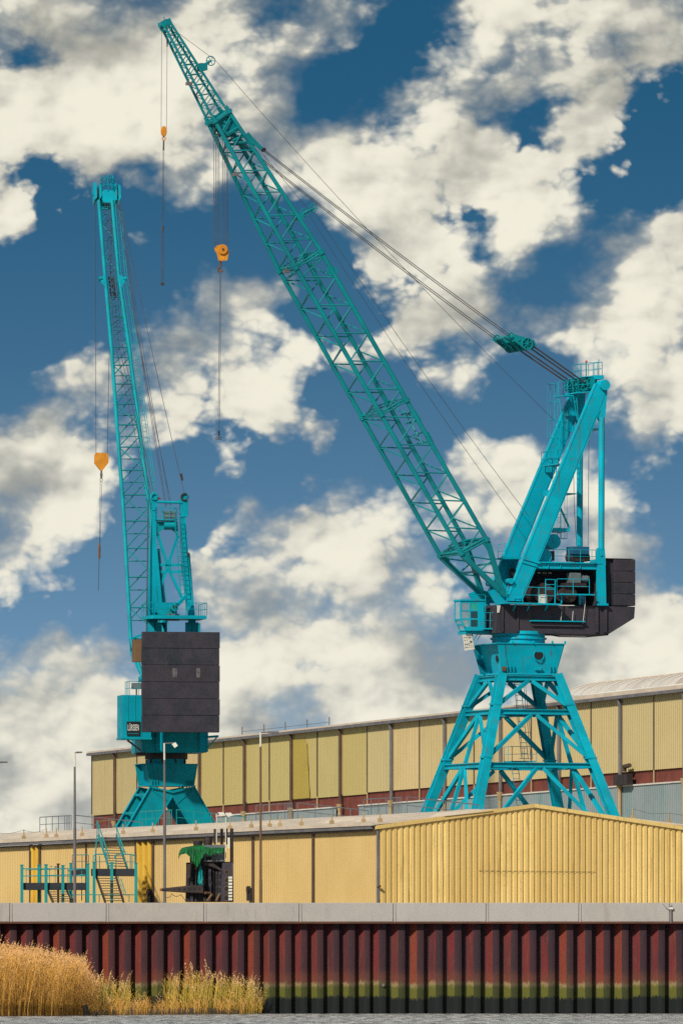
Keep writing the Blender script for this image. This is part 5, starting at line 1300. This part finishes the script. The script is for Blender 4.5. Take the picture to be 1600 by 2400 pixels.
# ---- jib leaning away
LU = R(62); jd = lf * math.cos(LU) + UP * math.sin(LU); jn = lr.cross(jd).normalized()      # jn points up-and-back
if jn.dot(V((0, -1, .2))) < 0: jn = -jn
JO = LX(3.0, 0, lz(1592))
def JP(px, py): return onp(px, py, JO, jn)
st = [(470, 232, 263, .95), (640, 246, 278, 1.05), (820, 262, 304, 1.3), (1000, 275, 327, 1.5), (1200, 290, 352, 1.65), (1500, 307, 384, 1.7)]
def sta(y):
    for (y0, a0, b0, d0), (y1, a1, b1, d1) in zip(st, st[1:]):
        if y0 <= y <= y1: s = (y - y0) / (y1 - y0); return a0 + (a1 - a0) * s, b0 + (b1 - b0) * s, d0 + (d1 - d0) * s
    return st[-1][1:]
def jp(c, y):
    a, b, d = sta(y); p = JP(a if c in (1, 2) else b, y); return p - jn * d + lr * (.16 * d) if c in (2, 4) else p
ljib = MB().tube(JP(336, 1592) + lr * .1, JP(336, 1592) - lr * .3, .2, None, 12).tube(JP(390, 1592) + lr * .3, JP(390, 1592) - lr * .1, .2, None, 12).build('jib', 'old_paint', lc)
ys = [q_[0] for q_ in st]
for c in (1, 2, 3, 4):
    pts = [jp(c, y) for y in ys]; mb = MB()
    for a, b in zip(pts, pts[1:]): mb.tube(a, b, .125 if c in (1, 3) else .085, None, 12)
    ft = JP(336 if c in (1, 2) else 390, 1592); mb.tube(pts[-1], ft, .125 if c in (1, 3) else .085, None, 12)
    mb.build('chord', 'old_paint_worn', ljib)
nodes = [485, 522, 562, 604, 635, 666, 696, 720, 744, 774, 814, 856, 900, 947, 995.6, 1047.7, 1102, 1160, 1221, 1285, 1352.6, 1424, 1497]
def lb(c, y0, d, y1, r=.042):
    if y0 < 780 and r == .042: r = .028
    MB().tube(jp(c, y0), jp(d, y1), r, None, 7, False).build('brace', 'jib_paint', ljib)
for i, y in enumerate(nodes):
    k_ = .6 if y < 800 else 1
    lb(1, y, 3, y, .05 * k_); lb(2, y, 4, y, .035 * k_); lb(1, y, 2, y, .035 * k_); lb(3, y, 4, y, .035 * k_)
    if i + 1 < len(nodes):
        y2 = nodes[i + 1]
        if i % 2 == 0: lb(3, y, 1, y2); lb(4, y, 2, y2)
        else: lb(1, y, 3, y2); lb(4, y, 2, y2)
        lb(1, y, 2, y2, .035) if i % 2 else lb(2, y, 1, y2, .035)
        lb(3, y, 4, y2, .035) if i % 2 else lb(4, y, 3, y2, .035)
MB().beam(jp(1, 1497), jp(3, 1470), .3, .12).build('foot_beam', 'old_paint', ljib)
# walkway boards and hoops up the right side of the jib
mb = MB()
for a, b in zip(ys[:-1], ys[1:]):
    p, q_ = jp(3, b) + lr * .30 + jn * .10, jp(3, a) + lr * .30 + jn * .10; ladder(mb, p, q_, lr, w=.26, rung=.42, r=.02)
mb.build('jib_ladder', 'old_paint_worn', ljib)
for y in list(range(520, 1180, 32)):
    p = jp(3, y) + lr * .28; mb = MB(); prev = None
    for k in range(6):
        t = math.pi * (k / 5); e = p + lr * (.30 * math.sin(t)) + jd * (.16 * math.cos(t)) + jn * .1
        if prev: mb.tube(prev, e, .018, None, 5)
        prev = e
    mb.build('walkway_hoop', 'old_paint_worn', ljib)
rl = [jp(3, y) + lr * .56 + jn * .1 for y in (480, 640, 820, 1000, 1180)]
MB().poly(rl, .018, 5).build('handrail', 'old_paint_worn', ljib)
for c, s in ((1, -1), (3, 1)):
    p = jp(c, 655); MB().prism([p + jd * .35, p + lr * s * .36 + jd * .06, p + lr * s * .36 - jd * .2, p + lr * s * .08 - jd * .7, p], jn * .12).build('rope_outrigger', 'old_paint', ljib)
    MB().tube(p + lr * s * .36 + jn * .2, p + lr * s * .36 - jn * .1, .12, None, 10).build('outrigger_pulley', 'old_paint_worn', ljib)
mb = MB()
for x in (262, 268, 272): mb.poly([JP(x - 4, 640) - jn * .5, JP(x, 672) - jn * .5, JP(x + 2, 690) - jn * .4], .05, 6)
mb.build('cable_loop', 'black_steel', ljib)
# head with two sheave housings and a hooped guard
hh = MB()
hh.prism([JP(239, 444), JP(267, 446), JP(272, 476), JP(242, 474)], -jn * .1).prism([p - jn * .8 for p in (JP(239, 444), JP(267, 446), JP(272, 476), JP(242, 474))], -jn * .1)
hh.box(JP(254, 462) - jn * .45, lr * .42, jd * .18, jn * .35); hh.build('jib_head', 'old_paint', ljib)
for x0, x1, y0, y1 in ((220, 238, 427, 467), (267, 283, 429, 471)):
    MB().prism([JP(x0, y0), JP(x0 + 7, y0 + 1), JP(x0 + 8, y1 - 4), JP(x0 + 3, y1)], -jn * .9).build('sheave_cover', 'old_paint', ljib)
    MB().prism([JP(x1 - 5, y0 + 2), JP(x1, y0 + 6), JP(x1 + 1, y1 - 8), JP(x1 - 4, y1)], -jn * .9).build('sheave_cover', 'old_paint', ljib)
    cc = JP((x0 + x1) / 2, (y0 + y1) / 2 + 1) - jn * .45
    MB().tube(cc - lr * .09, cc + lr * .09, .44, None, 22).build('sheave', 'black_steel', ljib); 
    MB().tube(cc - lr * .3, cc + lr * .3, .1, None, 10).build('sheave_axle', 'old_paint_worn', ljib)
gp = [JP(240, 446), JP(268, 448)]
railing(ljib, [JP(240, 448) - jn * .9, JP(240, 448), JP(268, 450), JP(268, 450) - jn * .9], .95, 'old_paint', .025, .4)
mb = MB(); pts = [JP(236, 430), JP(243, 423), JP(252, 414), JP(259, 410), JP(264, 412), JP(267, 420), JP(268, 430)]; mb.poly(pts, .03, 6); mb.poly([p - jn * .9 for p in pts], .03, 6)
for p in pts[2:6]: mb.tube(p, p - jn * .9, .022, None, 5); mb.tube(p, p - UP * .7, .022, None, 5)
mb.build('guard_hoop', 'old_paint', ljib)
# ropes
def lrope(a, b, r=.016, name='rope', s=0.0): return MB().poly(sag(a, b, s) if s else [a, b], r, 6).build(name, 'rope_steel', lc)
HY0 = JP(252, 460)
lrope(JP(281, 470), LP(433, 1160, AF), .018, 'luffing_rope', .3); lrope(JP(279, 470), LP(398, 1184, AF), .016, 'luffing_rope', .2); lrope(JP(277, 470), LP(391, 1186, AF), .016, 'luffing_rope', .2)
lrope(JP(275, 470), LP(388, 1188, AF), .016, 'luffing_rope', .2); lrope(jp(3, 655) + lr * .5, LP(402, 1184, AF), .016, 'luffing_rope', .15)
MB().tube(LP(424, 1111, AF + .3), LP(428, 1126, AF + .2), .10, .05, 8).build('rope_socket', 'black_steel', lc)
for x0, x1, x2 in ((246, 268, 352), (252, 276, 360), (257, 284, 366)):
    MB().poly([JP(x0, 475) + jn * .12, JP(x1, 800) + jn * .12, JP(x2 - 4, 1170) + jn * .15], .016, 5).build('hoist_rope', 'rope_steel', lc)
for x in (347, 349): MB().poly([LP(x, 1170, AF - .3), LP(x - 4, 1486, AF - .4)], .02, 5).build('hoist_rope', 'rope_steel', lc)
YB = JP(238, 460).y
E3 = lambda px, py, dy=0.0: at(px, py, YB + dy)
MB().poly([E3(224, 462), E3(225.5, 1064)], .017, 5).build('hoist_rope', 'rope_steel', lc); MB().poly([E3(263, 470), E3(252, 1064)], .017, 5).build('hoist_rope', 'rope_steel', lc)
b3 = thing('hook_block', E3(238, 1080), 'shield shaped ochre hook block hanging beside the left jib', 'hook block', 'yellow hook blocks')
sh = [(223, 1066), (228, 1061), (250, 1061), (255, 1067), (255, 1084), (240.5, 1103), (236.5, 1103), (222.5, 1086)]
MB().prism([E3(x, y, -.14) for x, y in sh], V((0, .05, 0))).build('cheek_plate', 'hook_yellow', b3)
MB().prism([E3(x - 1.5, y, .10) for x, y in sh], V((0, .05, 0))).build('cheek_plate', 'hook_yellow', b3)
MB().prism([E3(238.5 + (x - 238.5) * .93, 1081 + (y - 1081) * .93, -.09) for x, y in sh], V((0, .19, 0))).build('block_core', 'hook_rust', b3)
MB().tube(E3(238, 1102), E3(238, 1111), .05, .09, 10).tube(E3(238, 1111), E3(238, 1121), .10, .07, 10).build('swivel', 'post_grey', b3)
MB().ring(E3(237.7, 1125), V((0, 1, 0)), .09, .022, 12, 5).build('hook', 'post_grey', b3)
s3 = thing('wire_sling', E3(237, 1126), 'twin wire sling with a dark turnbuckle below the shield shaped block', 'sling', 'wire slings under the hooks')
MB().poly([E3(235.6, 1127), E3(233.5, 1275)], .015, 5).build('wire', 'rope_steel', s3); MB().poly([E3(239.6, 1127), E3(235, 1275)], .015, 5).build('wire', 'rope_steel', s3)
MB().tube(E3(234, 1272), E3(233.7, 1281), .04, .075, 8).tube(E3(233.7, 1281), E3(233.3, 1309), .075, None, 8).build('turnbuckle', 'hook_rust', s3)
MB().poly([E3(233, 1309), E3(231, 1384)], .02, 5).build('wire', 'rope_steel', s3)

# ================================================================== YARD OBJECTS
def lamp_post(px, y_top, Y, arm, label, m, white, head=None, foot=(2150,), thick=2100):
    X = (px - CX) * Y / F; k = Y / F; z = lambda py: CAM.z + (HY - py) * k
    t = thing('lamp_post', (X, Y, GZ), label, 'lamp post', 'lamp posts in the yard')
    b = lambda x, py, d=0.0: V(((x - CX) * k, Y + d, z(py)))
    MB().tube(V((X, Y, GZ)), b(px, thick), .085, .08, 10).build('base_tube', m, t)
    MB().tube(b(px, thick), b(px - .3, white), .07, .055, 10).build('pole', m, t)
    MB().tube(b(px - .3, white), b(px - .6, y_top), .05, .045, 10).build('top_tube', 'lamp_white', t)
    MB().poly([b(px - 1.5 if arm > 0 else px, y_top + .5), b(px + arm, y_top - .5)], .03, 8).build('arm', 'post_grey', t)
    if head == 'flood':
        c = b(px + arm + 1, y_top + 3)
        MB().prism([c + V((-.14, -.1, .02)), c + V((.06, -.1, .12)), c + V((.18, -.1, -.06)), c + V((.02, -.1, -.18))], V((0, .2, 0))).build('floodlight', 'lamp_white', t)
    elif head == 'flat':
        MB().box(b(px + arm * .78, y_top), V((.28, 0, 0)), V((0, .11, 0)), UP * .05).build('lamp_head', 'post_grey', t, bevel=.02)
    else:
        MB().box(b(px + arm * .6, y_top - 1), V((abs(arm) * k * .42, 0, 0)), V((0, .09, 0)), UP * .035).build('lamp_head', 'post_grey', t, bevel=.015)
    return t
lamp_post(176, 1764, 462, 17, 'grey lamp post with short arm before the shed at far left', 'post_grey', 1797, thick=1940)
lamp_post(386, 1742, 460, 22, 'grey lamp post with white floodlight in front of the left crane', 'post_grey', 1781, 'flood', thick=1900)
lamp_post(611, 1716, 459, 38, 'brown lamp post with flat head between the two cranes', 'post_brown', 1750, 'flat', thick=2062)
lamp_post(-12, 1787, 462, 30, 'lamp arm reaching in at the left picture edge', 'post_grey', 1820)
qp = thing('quay_post', (qx(1571), 449.66, ZB), 'small grey post with pale knob on the quay cap at right', 'post')
MB().tube(V((qx(1571), 449.64, ZB - .08)), V((qx(1571), 449.64, ZT - .15)), .05, None, 8).build('post', 'post_grey', qp)
MB().box(V((qx(1571), 449.62, ZT - .28)), V((.1, 0, 0)), V((0, .06, 0)), UP * .05).build('knob', 'lamp_white', qp)
MB().poly([V((qx(1552), 449.66, ZT - .05)), V((qx(1558), 449.66, ZT - .25)), V((qx(1568), 449.66, ZT - .42))], .012, 5).build('cable', 'post_grey', qp)

# ---- turquoise access tower with stairs
AY = 500.0; ka = AY / F
def A(px, py, d=0.0): return at(px, py, AY + d)
acc = thing('access_platform', V(((190 - CX) * ka, AY, GZ)), 'turquoise steel access platform with black decks and stairs beside the shed', 'platform')
for px, top, d in ((52, 2028, 0), (92, 2028, 3), (108.5, 2027, 0), (148, 2029, 0), (167, 2024, 3), (206.5, 2025, 0), (221, 2022, 0), (262.5, 2022, 0), (319, 2024, 0)):
    b0, t0_ = A(px, top, d), A(px, top, d); b0 = V((b0.x, b0.y, GZ))
    MB().beam(b0, t0_, .17, .17, up=V((0, 1, 0))).box(t0_ + UP * .02, V((.11, 0, 0)), V((0, .11, 0)), UP * .02).build('post', 'platform_paint', acc)
def deck(x0, x1, y0, y1, d0, d1, name='deck'):
    a, b = A(x0, y0, d0), A(x1, y1, d0); MB().box(V(((a.x + b.x) / 2, (a.y + d1 - d0 + a.y) / 2, (a.z + b.z) / 2)), V(((b.x - a.x) / 2, 0, 0)), V((0, (d1 - d0) / 2, 0)), UP * ((a.z - b.z) / 2)).build(name, 'deck_dark', acc)
deck(53.5, 203, 2069, 2085, .15, 3.2); deck(214, 317, 2036, 2052.5, .15, 3.2); deck(168, 206, 2036, 2053, 2.2, 3.2)
def rail(pts, m='platform_paint', r=.03): MB().poly([A(*p) for p in pts], r, 7).build('rail', m, acc)
rail([(53, 2036, 0), (205, 2036, 0)]); rail([(53, 2053, 0), (205, 2053, 0)], r=.024)
rail([(60, 2039, 3.1), (166, 2036, 3.1)], r=.022); rail([(60, 2053, 3.1), (166, 2050, 3.1)], r=.022); rail([(62, 2075, 3.1), (62, 2039, 3.1)], r=.022)
rail([(160, 2041, .5), (178, 2038, .4), (202, 2036.5, .3)], r=.04); rail([(168, 2053, .5), (200, 2050, .3)], r=.04)
for x in (117, 130, 160, 192): rail([(x, 2069, .1), (x, 2036, .1)], r=.02)
for x in (170, 193, 208): rail([(x, 2069 if x > 200 else 2036, 2.6), (x, 2004, 2.6)], 'rail_grey', .022)
rail([(170, 2004, 2.6), (208, 2003, 2.6)], r=.026); rail([(170, 2019, 2.6), (208, 2019, 2.6)], 'rail_grey', .018)
rail([(192, 2084, 3), (192, 2111, 3)], 'rail_grey', .03)
for x in (219, 226, 234, 252): rail([(x, 2036, .2), (x, 2006, .2)], r=.024)
rail([(219, 2006, .2), (224, 2002.5, .2), (252, 2001.5, .2)], r=.034); rail([(219, 2020, .2), (252, 2019, .2)], 'rail_grey', .02)
for x in (272, 306, 310, 317): rail([(x, 2036, .2), (x, 2004, .2)], r=.024)
rail([(268, 2012, .2), (272, 2003, .2), (285, 2001.5, .2), (310, 2003, .2), (317, 2006, .2)], r=.034); rail([(272, 2019, .2), (317, 2020, .2)], 'rail_grey', .02)
rail([(165, 2097, 0), (320, 2097, 0)], 'platform_paint', .026)
for x in (233, 303, 224): rail([(x, 2097, 0), (x, 2114, 0)], 'platform_paint', .024)
def stair(lb, lt, rb, rt, d0, d1, n, ms, name='stair'):
    a, b, c, d = A(*lb, d0), A(*lt, d1), A(*rb, d0), A(*rt, d1)
    for p, q_ in ((a, b), (c, d)): MB().beam(p, q_, .05, .24).build('stringer', ms, acc)
    for k in range(1, n):
        p, q_ = a.lerp(b, k / n), c.lerp(d, k / n); MB().beam(p, q_, .24, .045, up=UP).build('tread', 'stair_steel', acc)
stair((256, 2035), (231.5, 1957), (299.5, 2037), (273, 1957.5), .4, 3.4, 13, 'platform_paint')
stair((248, 2117), (226, 2053), (291, 2117), (272, 2053), -1.9, .4, 11, 'stair_steel')
stair((126, 2117), (112, 2085), (174, 2117), (157, 2085), -1.0, .4, 6, 'stair_steel')
rail([(257, 2014, .4), (255.5, 2004, .4), (228, 1924, 3.4)], r=.032); rail([(295, 2000, .4), (292.5, 1996, .4), (271, 1931, 3.4)], r=.032)
for s in (.25, .55, .9):
    rail([(256 - 24.5 * s, 2035 - 78 * s, .4 + 3 * s), (256 - 27.5 * s - 1, 2005 - 80 * s, .4 + 3 * s)], r=.02); rail([(299 - 26 * s, 2036 - 79 * s, .4 + 3 * s), (293 - 22 * s, 1997 - 66 * s, .4 + 3 * s)], r=.02)
rail([(228, 1955, 3.5), (228, 1924, 3.5)], r=.026); rail([(228, 1956, 3.4), (222, 2036, 3.0)], r=.04)
rail([(228, 1926, 3.5), (266, 1921.5, 5.0)], 'cream_pipe', .022)
rail([(284, 2060, .2), (297, 2100, -1.5)], r=.026); rail([(277, 2054, .4), (291, 2094, -1.5)], r=.02); rail([(166, 2085, .2), (177, 2112, -.9)], r=.03); rail([(160, 2085, .2), (168, 2105, -.9)], r=.022)
MB().tube(A(137, 2116, 1.4), A(137, 2026, 1.4), .06, None, 8).box(A(137, 2025, 1.4), V((.1, 0, 0)), V((0, .1, 0)), UP * .03).build('signal_mast', 'black_steel', acc)
mb = MB()
mb.poly([A(118, 2031, 1), A(121, 2030, 1), A(123, 2032, 1)], .03, 6).box(A(131, 2032, 1), V((.07, 0, 0)), V((0, .05, 0)), UP * .05); mb.build('floodlight', 'rail_grey', acc)
MB().box(A(71, 2040, 3.2), V((.06, 0, 0)), V((0, .1, 0)), UP * 1.1).build('cable_tray', 'stair_steel', acc)

# ---- black dredging gear with green tarpaulin
BY = 459.0; kb = BY / F
def B(cx, cy, d=0.0): return at(340 + cx / 5.227, 1880 + cy / 5.227, BY + d)       # crop coordinates of the detail study
rig = thing('steel_rig', V(((450 - CX) * kb, BY, GZ)), 'dark rusty steel rig with long pointed spar and green tarpaulin on top', 'machine')
MB().prism([B(186, 1062, -.1), B(205, 1056, -.1), B(520, 1022, -.1), B(720, 1014, -.1), B(720, 1120, -.1), B(520, 1112, -.1), B(200, 1090, -.1), B(186, 1084, -.1)], V((0, .35, 0))).build('spar', 'black_steel', rig, bevel=.04)
MB().tube(B(196, 1074, -.16), B(196, 1074, .3), .07, None, 12).build('spar_tip', 'hook_rust', rig)
for k in range(5):
    MB().tube(B(420 + k * 62, 1066 - k * 1.0, -.11), B(420 + k * 62, 1066 - k, -.125), .05, None, 10).build('spar_hole', 'dark_void', rig)
def col_plate(x0, x1, y0, y1, d, w=.12, m='black_steel', taper=0):
    return MB().prism([B(x0 + taper, y0, d), B(x1 - taper, y0, d), B(x1, y1, d), B(x0, y1, d)], V((0, w, 0))).build('frame_plate', m, rig)
for x0, x1, y0, d, m in ((505, 545, 900, .3, 'black_steel'), (552, 590, 830, .15, 'girder_dark'), (600, 632, 800, .3, 'black_steel'), (650, 700, 790, .6, 'black_steel'), (715, 745, 760, .2, 'black_steel'),
                         (775, 812, 820, .0, 'girder_dark'), (824, 850, 800, .25, 'black_steel'), (862, 890, 850, .1, 'black_steel'), (895, 935, 850, -.05, 'girder_dark')):
    pl0 = col_plate(x0, x1, y0, 1222, d, .2, m, 3)
    for k in range(4):
        yy = y0 + 60 + k * (1180 - y0) / 4; c = B((x0 + x1) / 2, yy, d - .006)
        MB().box(c, V((.055, 0, 0)), V((0, .01, 0)), UP * .10).build('slot', 'dark_void', pl0)
MB().prism([B(505, 740, .5), B(1075, 730, .5), B(1075, 1222, .5), B(495, 1222, .5)], V((0, 1.2, 0))).build('rig_body', 'black_steel', rig)
MB().tube(B(548, 760, .0), B(540, 925, .0), .14, .12, 14).build('cylinder', 'black_steel', rig)
rc_ = MB().prism([B(945, 745, -.1), B(1078, 735, -.1), B(1082, 1222, -.1), B(925, 1222, -.1)], V((0, .5, 0))).build('side_frame', 'girder_dark', rig)
for y, r in ((858, .11), (960, .13), (1066, .15), (1175, .16)):
    MB().tube(B(1003, y, -.115), B(1003, y, -.10), r, None, 16).build('round_hole', 'dark_void', rc_); MB().ring(B(1003, y, -.12), V((0, 1, 0)), r, .02, 16, 5).build('hole_rim', 'post_brown', rc_)
for y in (925, 960, 1000, 1038, 1076, 1114, 1152, 1190):
    MB().box(B(1045, y, -.14), V((.10, 0, 0)), V((0, .03, 0)), UP * .055).build('ladder_rung', 'lamp_white', rig)
for a, b in (((760, 1215), (820, 1130)), ((870, 1215), (915, 1125)), ((735, 1110), (800, 1115))):
    MB().tube(B(*a, -.3), B(*b, -.1), .07, None, 8).build('hydraulic_arm', 'post_brown', rig)
MB().prism([B(715, 745, -.05), B(830, 745, -.05), B(955, 830, -.05), B(950, 850, -.05), B(820, 790, -.05), B(715, 770, -.05)], V((0, .2, 0))).build('slant_beam', 'black_steel', rig)
cabn = MB().prism([B(722, 560, -.1), B(975, 560, -.1), B(975, 735, -.1), B(722, 735, -.1)], V((0, .9, 0))).build('control_cabinet', 'machine_grey', rig, bevel=.02)
MB().prism([B(715, 528, -.15), B(978, 522, -.15), B(982, 560, -.15), B(715, 563, -.15)], V((0, 1.0, 0))).build('cabinet_lid', 'machine_grey', cabn)
for x in (735, 815, 890): MB().prism([B(x, 590, -.12), B(x + 66, 590, -.12), B(x + 66, 652, -.12), B(x, 652, -.12)], V((0, .02, 0))).build('cabinet_panel', 'hall_grey', cabn)
MB().prism([B(750, 672, -.12), B(815, 672, -.12), B(815, 708, -.12), B(750, 708, -.12)], V((0, .02, 0))).build('cabinet_vent', 'dark_void', cabn)
MB().prism([B(712, 712, -.18), B(985, 706, -.18), B(985, 722, -.18), B(712, 728, -.18)], V((0, .05, 0))).build('cabinet_rail', 'post_grey', cabn)
MB().tube(B(648, 545, .4), B(648, 474, .4), .24, None, 20).build('drum_housing', 'black_steel', rig); MB().tube(B(770, 525, .4), B(770, 436, .4), .235, None, 20).tube(B(768, 436, .4), B(768, 414, .4), .04, None, 6).build('drum_housing', 'black_steel', rig)
for y in (488, 505): MB().ring(B(648, y, .4), UP, .245, .015, 20, 5).build('drum_band', 'girder_dark', rig)
for x, y0, y1, r in ((858, 328, 520, .068), (940, 325, 520, .075), (998, 322, 520, .065), (1062, 322, 760, .085)):
    MB().tube(B(x, y1, .3), B(x, y0, .3), r, None, 12).build('exhaust_pipe', 'black_steel', rig)
MB().box(B(1026, 500, .25), V((.06, 0, 0)), V((0, .04, 0)), UP * .28).build('pipe_guard', 'lamp_white', rig)
for x, yb, hx, hy in ((877, 520, 938, 148), (989, 715, 1030, 155)):
    MB().tube(B(x, yb, -.2), B(x, 140, -.2), .027, None, 7).build('light_pole', 'lamp_white', rig)
    c = B(hx, hy, -.2); MB().prism([c + V((-.20, -.12, .10)), c + V((.10, -.12, .11)), c + V((.20, -.12, -.04)), c + V((-.06, -.12, -.12))], V((0, .3, 0))).build('floodlight', 'lamp_white', rig)
    MB().beam(B(x, 150, -.2), c, .03).build('light_bracket', 'post_grey', rig)
pts = [B(240, 1155, -.1)] + [B(240 + 24 * k, 1158 + 10 * math.sin(k * 1.1), -.1) for k in range(1, 4)] + [B(330, 1122, -.1)] + [B(345, 1140, -.1), B(380, 1156, -.1), B(415, 1148, -.1), B(435, 1130, -.1), B(470, 1170, -.1), B(495, 1205, -.1)]
MB().poly(pts, .02, 6).build('chain', 'post_brown', rig)
MB().prism([B(540, 556, .05), B(722, 545, .05), B(722, 760, .05), B(552, 760, .05)], V((0, .9, 0))).build('engine_block', 'black_steel', rig, bevel=.03)
MB().prism([B(425, 610, .1), B(540, 565, .1), B(545, 640, .1), B(500, 625, .1), B(450, 640, .1)], V((0, .5, 0))).build('jib_arm', 'black_steel', rig)
def cloth(outline_pts, d, name, m, amp=.10, seed=1):
    """a draped sheet: top edge over the machine, hanging folds below"""
    n = len(outline_pts); K = 9; vs = []; fs = []; g = random.Random(seed)
    sub = 5; tops = []; bots = []
    for (a, b) in zip(outline_pts, outline_pts[1:]):
        for k in range(sub):
            s = k / sub; tops.append((a[0] + (b[0] - a[0]) * s, a[1] + (b[1] - a[1]) * s)); bots.append((a[0] + (b[0] - a[0]) * s + g.uniform(-4, 4), a[2] + (b[2] - a[2]) * s + g.uniform(-7, 7)))
    a = outline_pts[-1]; tops.append((a[0], a[1])); bots.append((a[0], a[2]))
    for i, (t, b) in enumerate(zip(tops, bots)):
        for k in range(K):
            s = k / (K - 1); x = t[0] + (b[0] - t[0]) * s; y = t[1] + (b[1] - t[1]) * s
            fold = amp * s ** .6 * math.sin(i * 1.25 + s * 1.5 + seed) + .05 * mnoise.noise(V((i * .5, s * 4, seed)))
            vs.append(B(x, y, d + fold + .35 * (1 - s) ** 3 - .25 * s))
    for i in range(len(tops) - 1):
        for k in range(K - 1): q_ = i * K + k; fs.append((q_, q_ + 1, q_ + K + 1, q_ + K))
    mb = MB(); mb.add(vs, fs); o = mb.build(name, m)
    sd = o.modifiers.new('thick', 'SOLIDIFY'); sd.thickness = .012
    return o
e0 = B(620, 560, -.2)
ORG[0] = e0
tarp = cloth([(412, 640, 690), (428, 590, 655), (452, 562, 632), (500, 548, 628), (545, 542, 668), (575, 536, 728), (605, 534, 748), (630, 530, 815), (660, 528, 770), (690, 524, 700), (725, 520, 640), (760, 528, 636), (800, 540, 660), (835, 543, 652), (880, 538, 628), (935, 542, 632), (962, 552, 590)], -.30, 'tarpaulin', 'tarp_green', .045)
tag(tarp, 'torn green tarpaulin draped over the top of the black steel rig', 'tarpaulin')
rag = cloth([(650, 890, 1000), (675, 740, 1018), (700, 800, 1016), (712, 860, 1012)], -.42, 'tarpaulin', 'platform_paint', .06, 4)
tag(rag, 'narrow turquoise strip of tarpaulin hanging below the green one', 'tarpaulin')
